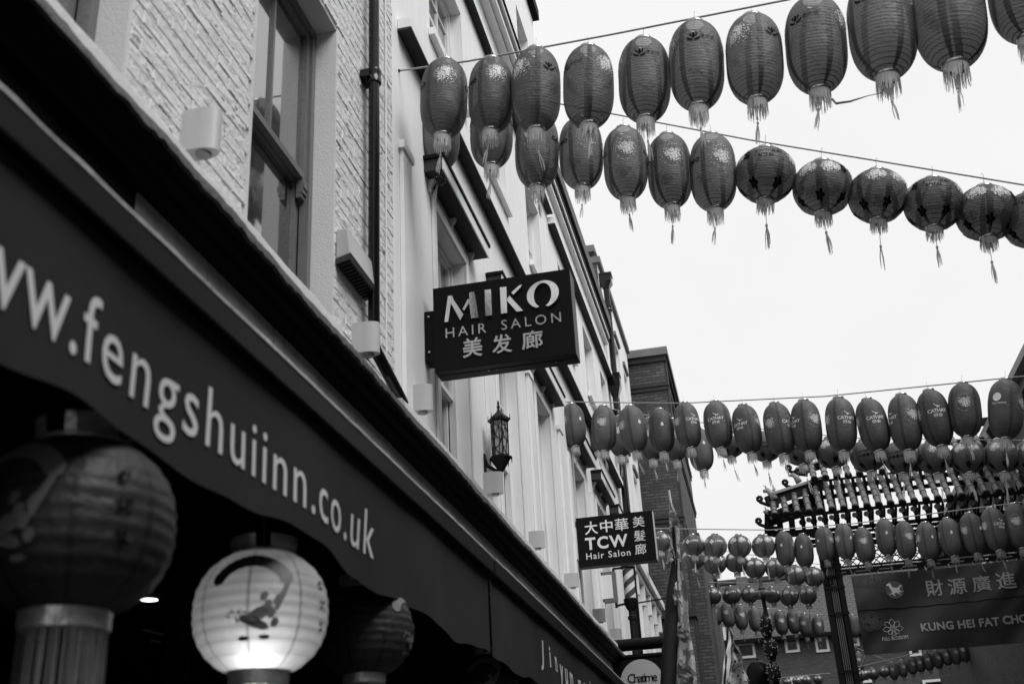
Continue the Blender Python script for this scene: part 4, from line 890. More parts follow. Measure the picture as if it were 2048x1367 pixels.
# lattice panels and fret beam below
def lattice(x0, x1, z0, z1, Y, n):
    s = (x1-x0)/n; m_ = 0
    for i in range(n+1):
        for sgn in (-1, 1):
            mb = MB(); xa = x0+i*s; xb = xa+sgn*(z1-z0)
            if xb < x0: t_ = (x0-xa)/(xb-xa); xb = x0; zb = z0+(z1-z0)*t_
            elif xb > x1: t_ = (x1-xa)/(xb-xa); xb = x1; zb = z0+(z1-z0)*t_
            else: zb = z1
            if abs(xb-xa) > .05: mb.bar((xa, Y+sgn*.008, z0), (xb, Y+sgn*.008, zb), .016, .022); mb.build('lattice_bar', 'gate', gt)
zA, zB = zl(1131), zl(1090)
lattice(2.12, 4.4, zA, zB, GY+.02, 13)
for z in (zA+(zB-zA)*.33, zA+(zB-zA)*.66): MB().box(2.12, 4.4, GY+.03, GY+.05, z-.012, z+.012).build('lattice_bar', 'gate', gt)
MB().box(4.4, XR-.8, GY+.02, GY+.06, zA, zB).build('panel', 'gate', gt)
for z in (zl(1132), zl(1139), zl(1146)): MB().box(2.09, XR-.8, GY-.03, GY+.03, z-.022, z+.022).build('fret_rail', 'gate', gt)
k = 0; x = 2.2
while x < XR-.9:
    MB().box(x, x+.04, GY-.025, GY+.025, zl(1139)+.022, zl(1132)-.022).build('fret', 'gate', gt) if k % 2 else MB().box(x, x+.2, GY-.02, GY+.02, zl(1139)-.05, zl(1139)-.03).build('fret', 'gate', gt)
    x += .26; k += 1

# ------------------------------------------------------------------ banner
BNY = GY-.12; bn = thing('banner', 'dark vinyl new year banner with pale characters strung on the gate', 'banner', (4, BNY, 0))
c1, c2 = aY(1700, 1152, BNY), aY(1727, 1307, BNY); bx0, bx1, bz1, bz0 = 2.27, XR-1.0, c1.z, c2.z-.03
def wr(x, z): return .013*math.sin((x*.9-z)*9+math.sin(x*2))*(.5+.5*math.sin(x*1.3+z))+.05*math.sin(x*1.7+z*1.1)+.014*math.sin(x*4.1-z*3)+.035*math.sin((x-z*1.4)*2.2)+.008*math.sin((x+z*.7)*7)
def bfn(u, v, d): return (u, BNY+wr(u, v)-d, v)
mb = MB(); nu, nv = 220, 50
for i in range(nu+1):
    for j in range(nv+1): mb.v.append(bfn(bx0+(bx1-bx0)*i/nu, bz0+(bz1-bz0)*j/nv, 0))
for i in range(nu):
    for j in range(nv): a = i*(nv+1)+j; mb.f.append((a, a+nv+1, a+nv+2, a+1))
cl_ = mb.build('cloth', 'banner', bn, smooth=True)
zm = aY(1760, 1218, BNY).z; MB().tube([bfn(bx0+(bx1-bx0)*i/80, zm+.01*math.sin(i), .012) for i in range(81)], .008, 5).build('seam_cord', 'blackpaint', bn)
def btext(body, bl, xr, yt, m='bannertext', off=.0, auto=True):
    p = aY(*bl, BNY); q = aY(xr, bl[1]-.10*(xr-bl[0]), BNY); tz = aY(bl[0], yt, BNY).z; vs, fs = fitted(body, q.x-p.x, tz-p.z, off, auto); mb = MB()
    solid2d(mb, vs, fs, lambda u, v, d: bfn(p.x+u, p.z+v, .04)); o = mb.build('lettering' if len(body) > 1 else 'character', m, cl_, recalc=False); o['kind'] = 'stuff'
for ch, x0, x1, yb, yt in (('財', 1855, 1890, 1192, 1159), ('源', 1900, 1936, 1189, 1156), ('廣', 1947, 1984, 1184, 1152), ('進', 1995, 2033, 1180, 1146)): btext(ch, (x0, yb), x1, yt, off=.010)
btext('KUNG HEI FAT', (1843, 1263), 2000, 1246, off=.03); btext('CHOI', (2007, 1248), 2062, 1231, off=.03)
btext('FULL BLOSSOM', (1765, 1281), 1816, 1274, 'bannerpale', .0, False)
def outline(pts, m, r=.006, close=True):
    pts = [bfn(p[0], p[1], .02) for p in pts]; return MB().tube(pts+([pts[0]] if close else []), r, 4, False).build('emblem_line', m, cl_)
fc = aY(1786, 1257, BNY)
for i in range(8):
    a = 2*PI*i/8+PI/2; L = .22 if i in (0, 1, 2, 6, 7) else .15
    pts = []
    for s in range(11):
        q = s/10*2; u = q if q <= 1 else 2-q; wv = .055*math.sin(PI*u)*(1 if q <= 1 else -1); r0 = .05+u*(L-.05); pts.append((fc.x+r0*math.cos(a)-wv*math.sin(a), fc.z+r0*math.sin(a)+wv*math.cos(a)))
    outline(pts, 'bannerpale')
outline([(fc.x+.03*math.cos(2*PI*i/12), fc.z+.03*math.sin(2*PI*i/12)) for i in range(12)], 'bannerpale')
for (cx_, cy_, offs) in ((1735, 1162, ((-14, 0), (0, 3), (14, 0), (-7, -9), (8, -10), (-20, -9), (20, -8))), (1738, 1243, ((-14, 3), (0, 6), (14, 3), (-10, -6), (5, -7), (20, -4), (-20, -10)))):
    for dx, dy in offs:
        c = aY(cx_+dx, cy_+dy, BNY)
        for r in (.05, .09, .13):
            if c.x-r > bx0+.02 and c.z+r < bz1: outline([(c.x+r*math.cos(2*PI*i/16), c.z+r*math.sin(2*PI*i/16)) for i in range(16)], 'bannerline', .004)
hc = aY(1789, 1179, BNY); mb = MB(); mb.add([bfn(hc.x+.2*math.cos(2*PI*i/28), hc.z+.2*math.sin(2*PI*i/28), .012) for i in range(28)], [tuple(range(28))]); mb.build('emblem_disc', 'bannerdisc', cl_)
hs = [(-.15, -.11), (-.06, -.05), (-.1, .03), (-.12, .1), (-.17, .09), (-.16, .12), (-.1, .16), (-.07, .13), (-.04, .05), (.06, .04), (.1, .06), (.14, .1), (.18, .09), (.13, .05), (.1, -.01), (.18, -.06), (.08, -.06), (.12, -.13), (.03, -.07), (-.03, -.08), (.0, -.15), (-.08, -.09)]
bm = bmesh.new(); vv = [bm.verts.new((hc.x+a, hc.z+b, 0)) for a, b in hs]; bmesh.ops.triangulate(bm, faces=[bm.faces.new(vv)]); bm.verts.index_update(); mb = MB(); mb.add([bfn(v.co.x, v.co.y, .02) for v in bm.verts], [tuple(v.index for v in f.verts) for f in bm.faces]); bm.free(); mb.build('horse_emblem', 'bannerpale', cl_)
for i in range(14):
    x = bx0+.12+i*(bx1-bx0-.2)/13; MB().tube([bfn(x, bz1-.03, .0), (x-.02, GY-.03, zl(1146))], .008, 5).build('tie', 'wire', bn)
MB().tube([bfn(bx0+.02, bz0+.02, 0), (2.0, GY, bz0-.5)], .008, 5).build('tie', 'wire', bn)

# ------------------------------------------------------------------ buildings closing the street
EY = 50.0; eb = thing('end_brick_building', 'brick building with tiled roof and small white windows closing the street', 'building', (2, EY, 0))
ez = lambda y, x=1560: aY(x, y, EY).z
MB().box(-1.9, 14, EY, EY+8, 0, ez(1276)).build('brick_wall', 'brickend', eb)
mb = MB(); e0, e1, r0 = ez(1276), ez(1276), aY(1560, 1158, EY+3).z; mb.add([(-2.1, EY-.3, e0), (14, EY-.3, e0), (14, EY+3, r0), (-2.1, EY+3, r0), (-2.1, EY-.3, e0-.12), (14, EY-.3, e0-.12)], [(0, 1, 2, 3), (4, 5, 1, 0)]); mb.build('roof', 'slates', eb)
MB().box(-2.1, 14, EY-.42, EY-.3, e0-.1, e0+.05).build('gutter', 'blackpaint', eb); MB().box(-2.1, 14, EY+2.9, EY+3.2, r0, r0+.2).build('ridge', 'slate', eb)
mb = MB(); mb.add([(-2.1, EY+3, r0), (14, EY+3, r0), (14, EY+8, e0), (-2.1, EY+8, e0)], [(0, 1, 2, 3)]); mb.build('rear_roof', 'slates', eb)
for c_ in ((1485, 1170, 18), (1590, 1172, 20)):
    c = aY(c_[0], c_[1], EY+2); MB().box(c.x-.25, c.x+.25, EY+1.8, EY+2.3, c.z-1.2, c.z+.35).build('chimney', 'fargrey', eb)
def far_win(par, x0, y0, x1, y1, Y, fw=.1):
    a, b = aY(x0, y1, Y), aY(x1, y0, Y); mb = MB()
    for q in ((a.x, a.x+fw, a.z, b.z), (b.x-fw, b.x, a.z, b.z), (a.x+fw, b.x-fw, a.z, a.z+fw), (a.x+fw, b.x-fw, b.z-fw, b.z)): mb.box(q[0], q[1], Y-.06, Y-.003, q[2], q[3])
    f = mb.build('window', 'farframe', par); MB().box(a.x+fw, b.x-fw, Y-.02, Y-.004, a.z+fw, b.z-fw).build('pane', 'farglass', f)
for wv in ((1476, 1283, 1508, 1317), (1572, 1273, 1596, 1305), (1633, 1270, 1655, 1304), (1700, 1268, 1716, 1292), (1584, 1351, 1616, 1385), (1820, 1290, 1840, 1312), (1850, 1356, 1886, 1390), (1700, 1340, 1740, 1367)): far_win(eb, *wv, EY)
MB().box(aY(2020, 1320, EY).x, aY(2100, 1320, EY).x, EY-.1, EY-.003, ez(1332), ez(1322)).build('white_ledge', 'farframe', eb)
for (xa, ya, yb) in ((1630, 1350, 1290),): pass
eg = thing('grey_rendered_building', 'grey rendered building with pale vertical pipes behind the flags', 'building', (-2.4, 46, 0))
MB().box(-7, -1.95, 45, 49.9, 0, aY(1420, 1262, 45).z).build('wall', 'fargrey', eg)
for x in (1412, 1421, 1431): a = aY(x, 1260, 45); MB().box(a.x-.035, a.x+.035, 44.92, 44.998, 2, a.z-.1-(x-1412)*.03).build('pale_pipe', 'farwhite', eg)
MB().box(-7, -1.5, 44.2, 45, aY(1420, 1325, 44.6).z, aY(1420, 1318, 44.6).z).build('balcony_slab', 'blackpaint', eg)
for i in range(9): a = aY(1390+i*7, 1318, 44.3); MB().box(a.x-.02, a.x+.02, 44.25, 44.29, a.z, a.z+.35).build('baluster', 'blackpaint', eg)
a = aY(1448, 1270, EY); MB().box(a.x-.1, a.x+.1, EY-.5, EY-.44, aY(1448, 1283, EY).z, aY(1448, 1257, EY).z).build('white_vent', 'farwhite', eb)
rb_ = thing('right_hand_terrace', 'pale rendered terrace with projecting eave on the far side of the street', 'building', (6.4, 30, 0))
MB().box(6.3, 12, 21, 45, 0, 8.55+H0).build('wall', 'brickend', rb_)
MB().box(5.98, 12, 20.9, 45, 8.551+H0, 8.72+H0).build('eave', 'greyroof', rb_); MB().box(6.15, 12, 20.95, 45, 8.3+H0, 8.55+H0).build('fascia', 'slate', rb_)
mb = MB(); mb.add([(6.0, 20.9, 8.73+H0), (6.0, 45, 8.73+H0), (9, 45, 10.8+H0), (9, 20.9, 10.8+H0)], [(0, 1, 2, 3)]); mb.build('roof', 'slate', rb_)
ot = thing('opposite_terrace', 'plain brick terrace on the other pavement facing the stucco buildings', 'building', (6.4, 0, 0))
MB().box(6.6, 12, -30, 20.6, 0, 9.0+H0).build('wall', 'fargrey', ot); MB().box(6.45, 12, -30, 20.6, 9.001+H0, 9.2+H0).build('coping', 'stone', ot)
for i in range(16):
    for zz_ in (2.6, 5.6):
        yy = -28+i*3; MB().box(6.55, 6.599, yy, yy+1.2, zz_+H0, zz_+1.9+H0).build('window', 'farglass', ot)
for yy in (22.5, 25.5, 28.5, 31.5):
    for zz_ in (5.6,):
        mb = MB(); 
        for q in ((yy, yy+.08, zz_, zz_+1.7), (yy+1.02, yy+1.1, zz_, zz_+1.7), (yy+.08, yy+1.02, zz_, zz_+.08), (yy+.08, yy+1.02, zz_+1.62, zz_+1.7), (yy+.08, yy+1.02, zz_+.8, zz_+.88)): mb.box(6.24, 6.297, q[0], q[1], q[2]+H0, q[3]+H0)
        f = mb.build('window', 'farframe', rb_); MB().box(6.27, 6.296, yy+.08, yy+1.02, zz_+.08+H0, zz_+1.62+H0).build('pane', 'farglass', f)

# ------------------------------------------------------------------ lanterns: shared unit meshes (diameter 1)
SH = dict(oval=dict(h=.9, hp=.935, p=3.2, per=.062), round=dict(h=.46, hp=.477, p=2.15, per=.047), shop=dict(h=.43, hp=.478, p=2.3, per=.078))
def rad(s, z):
    q = SH[s]; return .5*max(1e-4, 1-(min(abs(z), q['h'])/q['hp'])**q['p'])**.5
def body_mesh(s, n=28):
    q = SH[s]; per = q['per']; N = int(2*q['h']/per*4); amp = .004 if s != 'shop' else .008
    prof = [(rad(s, z)-amp*(1-math.cos(2*PI*z/per))/2, z) for z in [-q['h']+2*q['h']*i/N for i in range(N+1)]]
    me = MB().lathe(prof, n, cap=False).mesh('lantern_body'); me.shade_smooth(); return me
def ring_mesh(s, top):
    h = SH[s]['h']; r = rad(s, h)
    z = h if top else -h; sg = 1 if top else -1
    prof = [(r*1.04, z-sg*.012), (r*1.10, z+sg*.005), (r*1.08, z+sg*.055), (r*1.02, z+sg*.06), (r*.98, z+sg*.0)]
    me = MB().lathe(prof, 20, cap=False).mesh('foil_ring'); me.shade_smooth(); return me
def fringe_mesh(s, L, seed, n=84):
    r = random.Random(seed); h = SH[s]['h']; R0 = rad(s, h)*(1.02 if s != 'shop' else .9); mb = MB(); z0 = -h-.03-(.06 if s == 'shop' else 0)
    for i in range(n):
        a = 2*PI*(i+r.random()*.6)/n; l_ = L*r.uniform(.72, 1.1)*(1 if r.random() > .15 else .6); fl_ = r.uniform(-.012, .016); wd = r.uniform(.007, .012)*R0/.19*(1 if s != 'shop' else .5); tw = r.uniform(-.3, .3); sw = r.uniform(-.025, .025)
        t = Vector((-math.sin(a), math.cos(a), 0)); rr = Vector((math.cos(a), math.sin(a), 0)); t2 = (t*math.cos(tw)+rr*math.sin(tw))
        p0 = rr*R0+Vector((0, 0, z0)); p1 = rr*(R0+fl_*.4)+t*sw*.4+Vector((0, 0, z0-l_*.55)); p2 = rr*(R0+fl_)+t*sw+Vector((0, 0, z0-l_))
        mb.add([p0-t2*wd, p0+t2*wd, p1+t2*wd, p1-t2*wd, p2+t2*wd*.5, p2-t2*wd*.5], [(0, 1, 2, 3), (3, 2, 4, 5)])
    return mb.mesh('fringe')
def tassel_mesh(s, seed):
    r = random.Random(seed); h = SH[s]['h']; mb = MB(); dx, dy = r.uniform(-.07, .07), r.uniform(-.07, .07); z0 = -h-.02; z1 = -h-.40-r.uniform(0, .12)
    k = Vector((dx*.6, dy*.6, z1)); mb.tube([(0, 0, z0), k*.5+Vector((0, 0, z0*.5)), k], .006, 5); mb.lathe([(.006, .03), (.020, .02), (.022, -.015), (.012, -.035)], 8, tuple(k))
    for i in range(9):
        a = r.uniform(0, 6.28); e = k+Vector((dx+.035*math.cos(a), dy+.035*math.sin(a), -.30-r.uniform(0, .14))); m_ = k.lerp(e, .5)+Vector((.015*math.cos(a), .015*math.sin(a), 0)); mb.tube([k, m_, e], [.009, .008, .004], 4, False)
    return mb.mesh('tassel')
def hook_mesh(s):
    h = SH[s]['h']; mb = MB(); r = rad(s, h)
    mb.tube([(-r, 0, h+.03), (0, 0, h+.16), (r, 0, h+.03)], .004, 4); mb.tube([(0, 0, h+.155), (0, 0, h+.30), (.02, 0, h+.33), (.03, 0, h+.30)], .004, 4); return mb.mesh('hook')
def wrap(s, items, a0, z0, eps=.008):
    mb = MB()
    for vs, fs in items:
        mb.add([((rad(s, z0+v)+eps)*math.cos(a0+u/.5), (rad(s, z0+v)+eps)*math.sin(a0+u/.5), z0+v) for u, v in vs], fs)
    return mb
def poly(pts): return (pts, [tuple(range(len(pts)))])
def dot(u, v, a, b=None, n=6, ang=0):
    b = b or a; return poly([(u+a*math.cos(t)*math.cos(ang)-b*math.sin(t)*math.sin(ang), v+a*math.cos(t)*math.sin(ang)+b*math.sin(t)*math.cos(ang)) for t in [2*PI*i/n for i in range(n)]])
def ctext(body, W, H, u=0, v=0, off=0., auto=True):
    vs, fs = fitted(body, W, H, off, auto); return ([(x-W/2+u, y-H/2+v) for x, y in vs], fs)
def floral(seed, rx=.20, ry=.20, dense=1.):
    r = random.Random(seed); it = []
    for k in range(int(9*dense)):
        a = r.uniform(0, 6.28); q = math.sqrt(r.random()); cu, cv = rx*.72*q*math.cos(a), ry*.72*q*math.sin(a); R1 = r.uniform(.035, .06)
        for j in range(7):
            t = 2*PI*j/7+r.random(); it.append(dot(cu+R1*math.cos(t), cv+R1*math.sin(t), R1*r.uniform(.3, .5), R1*.2, 5, t))
        it.append(dot(cu, cv, R1*.25))
        for j in range(5):
            t = r.uniform(0, 6.28); L = R1*r.uniform(1.2, 1.7); it.append(dot(cu+L*math.cos(t), cv+L*math.sin(t), .012, .005, 4, t))
    for k in range(int(26*dense)):
        a = 2*PI*k/26+r.uniform(-.1, .1); q = r.uniform(.9, 1.25); it.append(dot(rx*q*math.cos(a), ry*q*math.sin(a), .014, .006, 4, a))
    return it
def emblem_anchor():
    it = [dot(0, .03, .012), poly([(-.012, .035), (.012, .035), (.014, -.03), (-.014, -.03)]), poly([(-.04, .008), (.04, .008), (.04, -.004), (-.04, -.004)])]
    for sg in (-1, 1): it.append(poly([(sg*.01, -.045), (sg*.045, -.028), (sg*.075, .0), (sg*.066, -.04), (sg*.04, -.056), (sg*.005, -.062)][::sg])); it.append(dot(sg*.034, .022, .017, .010, 6, sg*.6))
    return [([(x*1.25, y*1.25) for x, y in v], f) for v, f in it]
def emblem_tree():
    return [poly([(-.006, -.07), (.006, -.07), (.006, .0), (-.006, .0)]), poly([(-.05, -.035), (.05, -.035), (.03, .0), (-.03, .0)]), poly([(-.042, .0), (.042, .0), (.022, .035), (-.022, .035)]), poly([(-.03, .033), (.03, .033), (.0, .075)])]
def emblem_knot():
    it = []
    for a in range(4):
        t = a*PI/2; it += [dot(.038*math.cos(t), .038*math.sin(t), .022, .018, 7, t), dot(.022*math.cos(t+PI/4), .022*math.sin(t+PI/4), .014)]
    return it
def dark_flowers(s, zf):
    mb = MB(); it = []
    for k in range(5):
        t = 2*PI*k/5; it.append(dot(.062*math.cos(t), .046*math.sin(t), .044, .030, 6, t))
    for j in range(6): q = wrap(s, it, PI/6+j*PI/3, zf, .01); mb.add(q.v, q.f)
    return mb
LOGO = {}
def logo_items(k):
    if k == 'casino': return [ctext('CASINO', .62, .11, 0, 0, .05)], 'printk'
    if k == 'anchor': return [([(x*1.35-.16, y*1.35) for x, y in v], f) for v, f in emblem_anchor()]+[ctext('東來順', .27, .085, .10, .0, -.004, False)], 'printk'
    if k == 'wing': return [poly([(-.085, .26), (-.01, .18), (.07, .15), (.15, .155), (.07, .122), (.0, .09), (.018, .14), (-.045, .18)]), ctext('CATHAY', .60, .12, 0, 0, .012), ctext('國泰', .27, .11, .0, -.15, .008, False)], 'printw'
    if k == 'tree': return [([(x*1.4, y*1.4) for x, y in v], f) for v, f in emblem_tree()], 'printw'
    if k == 'knot': return [([(x*1.8-.22, y*1.8) for x, y in v], f) for v, f in emblem_knot()]+[ctext('中國聯通', .36, .09, .10, .015, .008, False), poly([(-.08, -.06), (.28, -.06), (.28, -.044), (-.08, -.044)])], 'printw'
    if k == 'ess': return [ctext('S', .12, .16, -.33, 0, .06), ctext('SHAFTESBURY', .50, .062, .06, .045, .012), ctext('CAPITAL', .34, .062, -.02, -.05, .012)], 'printk'
    if k == 'land': return [ctext('C C LAND', .40, .075, 0, .05, .014), ctext('中渝置地', .42, .095, 0, -.07, .016, False)], 'printk'
    if k == 'disc': return [dot(-.02, .10, .13, .13, 28), ctext('Four Seasons', .42, .065, .05, -.09)], 'printw'
    return [], 'printw'
ME = {}
def U(key, fn):
    if key not in ME: ME[key] = fn()
    return ME[key]
def with_mat(me, m): 
    if not me.materials: me.materials.append(M[m])
    return me
def double(s, items, z, angs, eps=.008):
    mb = MB()
    for a in angs: q = wrap(s, items, a, z, eps); mb.add(q.v, q.f)
    return mb.mesh('print')
PHR = dict(casino='black casino lettering', anchor='dark anchor emblem', wing='white wing logo', tree='white tree emblem', knot='white knot emblem', ess='black S emblem', land='dark lettering and flowers', disc='pale disc emblem', none='pale flower prints')
NL = [0]; NR = {}
ORD = 'first second third fourth fifth sixth seventh eighth ninth tenth eleventh twelfth thirteenth fourteenth fifteenth sixteenth seventeenth'.split()
def lantern(row, rowtxt, cx, cy, wpx, Y, s='oval', logo='none', yaw=0., tilt=None, far=False, detail=2, flower=1, deep=False):
    c = aY(cx, cy, Y); D = wpx*depth(c)/F; NL[0] += 1; k = NL[0]
    n_ = NR[row] = NR.get(row, 0)+1; lab = '%s lantern with %s, %s %s' % (s, PHR[logo], ORD[n_-1], rowtxt)
    t = thing('paper_lantern', lab, 'lantern', c, row)
    face = math.atan2(-c.y, -c.x); tx, ty = tilt if tilt else (rnd.uniform(-3, 3), rnd.uniform(-3.5, 3.5))
    t.rotation_euler = (Matrix.Rotation(R(ty), 3, 'Y') @ Matrix.Rotation(R(tx), 3, 'X') @ Matrix.Rotation(face+R(yaw), 3, 'Z')).to_euler()
    sq = rnd.uniform(.97, 1.03); t.scale = (D, D, D*sq)
    deep = deep or far; bm_ = 'ovalf' if deep and s == 'oval' else 'roundf' if deep else s  # deep rows: darker copy of the same cloth, dimmer light put into its colour
    inst('body', with_mat(U(('b', s, deep), lambda: body_mesh(s)), bm_), t)
    inst('top_ring', with_mat(U(('t', s), lambda: ring_mesh(s, True)), 'ring'), t); inst('bottom_ring', with_mat(U(('o', s), lambda: ring_mesh(s, False)), 'ring'), t)
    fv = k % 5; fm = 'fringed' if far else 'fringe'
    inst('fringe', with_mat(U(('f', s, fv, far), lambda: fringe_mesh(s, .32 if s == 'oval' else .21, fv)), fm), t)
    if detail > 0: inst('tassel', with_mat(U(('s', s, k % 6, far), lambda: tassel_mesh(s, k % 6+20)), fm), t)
    if detail > 1: inst('hook', with_mat(U(('h', s), lambda: hook_mesh(s)), 'wire'), t)
    zl_ = dict(casino=.12, anchor=.28, wing=.10, tree=.12, knot=.10, ess=.16, land=-.02, disc=.15).get(logo, 0)
    if flower:
        if s == 'round': fa = (PI/2-.42, PI/2+.42, -PI/2-.42, -PI/2+.42); zf = .16; fn = lambda: double(s, floral(5, .15, .12, 1.6), zf, fa)
        else: fa = (PI/2, -PI/2); zf = .26 if row.startswith('high') else .12; fn = lambda: double(s, floral(8+int(zf*100), .22, .20 if zf > .2 else .27, 2.6), zf, fa)
        o = inst('flower_print', with_mat(U(('fl', s, zf, flower, row[:4] in ('high', 'slop')), fn), 'printh' if (row.startswith(('high', 'slop')) or flower == 2) else 'printl'), t)
    if logo != 'none':
        it, lm = logo_items(logo); inst('logo_print', with_mat(U(('lg', s, logo), lambda: double(s, it, zl_, (0, PI), .010)), lm), t)
    if logo in ('ess', 'land'): inst('dark_flowers', with_mat(U(('df', s), lambda: dark_flowers(s, -.33).mesh('print')), 'printk'), t)
    return t
def rope(label, pts, r=.012, sag=0.):
    P = [aY(*p) for p in pts]; out = []
    if pts[-1][0] >= 2040:                             # carries on to the buildings opposite
        d = P[-1]-P[-2]; P.append(P[-1]+d*((6.58 if P[-1].y < 20.5 else 6.28)-P[-1].x)/d.x)
    for a, b in zip(P, P[1:]):
        for i in range(12):
            f_ = i/12; out.append(a.lerp(b, f_)+Vector((0, 0, -sag*4*f_*(1-f_))))
    out.append(P[-1]); return tag(MB().tube(out, r, 7).build('rope', 'rope', smooth=True), label, 'rope')

# row 1: the highest rope
Y1 = lambda x: 7.03-.62*(x-797)/1250
R1 = [(888, 197, 95, 'casino', 95), (982, 191, 91, 'casino', -72), (1072, 180, 99, 'anchor', 52), (1177, 174, 102, 'anchor', -38), (1289, 160, 104, 'anchor', 12), (1393, 131, 109, 'anchor', 18), (1509, 118, 113, 'anchor', 62), (1632, 90, 120, 'anchor', -14), (1764, 53, 132, 'anchor', -8), (1897, 26, 140, 'anchor', -50), (2045, -20, 132, 'anchor', 20)]
for x, y, w_, lg, yw in R1: lantern('high rope lanterns', 'from the wall on the highest rope', x, y, w_, Y1(x), 'oval', lg, yw, tilt=(rnd.uniform(-2, 2), 3.2+(x-900)/1100*3.0))
rope('thick rope tied to the stucco wall carrying the highest lanterns', [(797, 142, 7.03), (940, 122, 6.96), (1230, 68, Y1(1230)), (1575, 0, Y1(1575)), (2130, -115, Y1(2130))], .008)
a = aY(797, 142, 7.03); tag(MB().lathe([(.012, 0), (.02, .01), (.012, .02)], 10, (a.x, a.y, a.z-.01)).tube([(-2.2, a.y, a.z), tuple(a)], .008, 6).build('wall_anchor', 'iron'), 'small iron eye anchoring the highest rope to the wall', 'anchor')
# a stray cord joins two of the tassels
P = [aY(x, y, Y1(x)) for x, y in ((1664, 198), (1672, 207), (1700, 203), (1735, 192), (1762, 186), (1772, 172))]
tag(MB().tube(P, [.008, .009, .007, .003, .003, .006], 6).build('stray_cord', 'fringed'), 'frayed cord strung between two tassels under the highest rope', 'cord')
# row 2: sloping rope
Y2 = lambda x: 7.85
R2 = [(876, 268, 88, 'oval', 'casino', -88), (983, 266, 86, 'oval', 'casino', 95), (1074, 302, 88, 'oval', 'casino', 78), (1162, 307, 88, 'oval', 'casino', -70), (1251, 327, 88, 'oval', 'casino', 92), (1339, 342, 88, 'oval', 'casino', 100), (1426, 345, 92, 'oval', 'casino', -66),
      (1531, 350, 120, 'round', 'ess', 5), (1645, 376, 118, 'round', 'ess', 88), (1755, 392, 116, 'round', 'ess', 118), (1867, 408, 116, 'round', 'ess', 6), (1973, 426, 120, 'round', 'ess', -78), (2065, 440, 118, 'round', 'ess', -20)]
for x, y, w_, s_, lg, yw in R2: lantern('sloping rope lanterns', 'from the wall on the sloping rope', x, y, w_, Y2(x), s_, lg, yw, tilt=(rnd.uniform(-2, 3), (3 if s_ == 'oval' else 9)+rnd.uniform(-2, 2)))
rope('rope sloping down across the sky carrying oval and round lanterns', [(840, 158, 7.85), (1120, 208, 7.85), (1500, 280, 7.85), (2048, 370, 7.85), (2160, 386, 7.85)], .0065)
# row 3: rope in front of the gate
Y3 = lambda x: 14.66-1.5*(x-1130)/900
R3 = [(1146, 851, 50, 'tree', 38), (1208, 857, 50, 'tree', 78), (1266, 858, 54, 'tree', 32), (1323, 862, 51, 'tree', 6), (1375, 851, 51, 'wing', 32), (1436, 850, 55, 'wing', -6), (1494, 858, 55, 'wing', -28), (1558, 858, 58, 'wing', 52), (1613, 852, 59, 'wing', -55), (1682, 849, 60, 'wing', 26), (1746, 850, 60, 'wing', 16), (1810, 845, 62, 'wing', -58), (1870, 836, 62, 'wing', 14), (1930, 820, 62, 'none', 90), (2011, 818, 66, 'disc', -22)]
for x, y, w_, lg, yw in R3: lantern('gate front rope lanterns', 'from the wall before the gate roof', x, y, w_, Y3(x), 'oval', lg, yw, deep=True, tilt=(rnd.uniform(-2, 2), rnd.uniform(-3, 4)+(9 if x > 1900 else 0)))
rope('thin rope strung before the gate roof', [(1130, 803, 14.66), (1360, 806, Y3(1360)), (1650, 792, Y3(1650)), (2048, 752, Y3(2048)), (2150, 738, Y3(2150))], .008)
R3b = [(1188, 868, 40, 'oval', 'none', 80), (1241, 872, 46, 'oval', 'none', 70), (1302, 878, 46, 'oval', 'none', 80), (1348, 880, 46, 'oval', 'none', 80), (1401, 899, 49, 'oval', 'tree', 20), (1459, 888, 60, 'round', 'land', 70), (1531, 894, 62, 'round', 'land', 15), (1600, 900, 64, 'round', 'land', 0), (1665, 905, 66, 'round', 'land', -85), (1735, 911, 69, 'round', 'land', -5), (1802, 914, 70, 'round', 'land', -15), (1868, 914, 69, 'round', 'land', -60), (1936, 914, 69, 'round', 'land', 90), (2003, 912, 70, 'round', 'land', 100), (2062, 914, 70, 'round', 'land', 60)]
for x, y, w_, s_, lg, yw in R3b: lantern('second gate rope lanterns', 'from the wall behind the winged row', x, y, w_, 17.2, s_, lg, yw, deep=True, tilt=(rnd.uniform(-3, 3), rnd.uniform(-5, 5)))
rope('thin rope just behind the wing logo lanterns', [(1140, 803, 17.2), (1340, 838, 17.2), (1700, 875, 17.2), (2048, 880, 17.2), (2150, 878, 17.2)], .007)
# row 4
R4 = [(1322, 1083, 40, 'round', 'knot', -40), (1387, 1090, 44, 'round', 'knot', -4), (1431, 1091, 46, 'round', 'knot', 8), (1479, 1092, 47, 'round', 'knot', 82), (1527, 1092, 47, 'round', 'knot', 96), (1570, 1097, 38, 'oval', 'tree', -18), (1608, 1101, 37, 'oval', 'tree', -12), (1650, 1087, 37, 'oval', 'tree', -40), (1690, 1083, 38, 'oval', 'tree', 40), (1729, 1090, 39, 'oval', 'tree', 85), (1772, 1074, 39, 'oval', 'tree', 8), (1811, 1080, 40, 'oval', 'tree', -70), (1855, 1082, 42, 'oval', 'tree', 30), (1901, 1074, 43, 'oval', 'tree', 10), (1946, 1066, 45, 'oval', 'tree', 45), (1990, 1058, 48, 'oval', 'wing', 35), (2037, 1051, 49, 'oval', 'none', 80)]
Y4 = lambda x: 22-1.2*max(0, (x-1600)/450)
for x, y, w_, s_, lg, yw in R4: lantern('gate post rope lanterns', 'from the wall on the gate rope', x, y, w_, Y4(x), s_, lg, yw, far=x > 1540, detail=1, tilt=(rnd.uniform(-3, 3), rnd.uniform(-4, 4)))
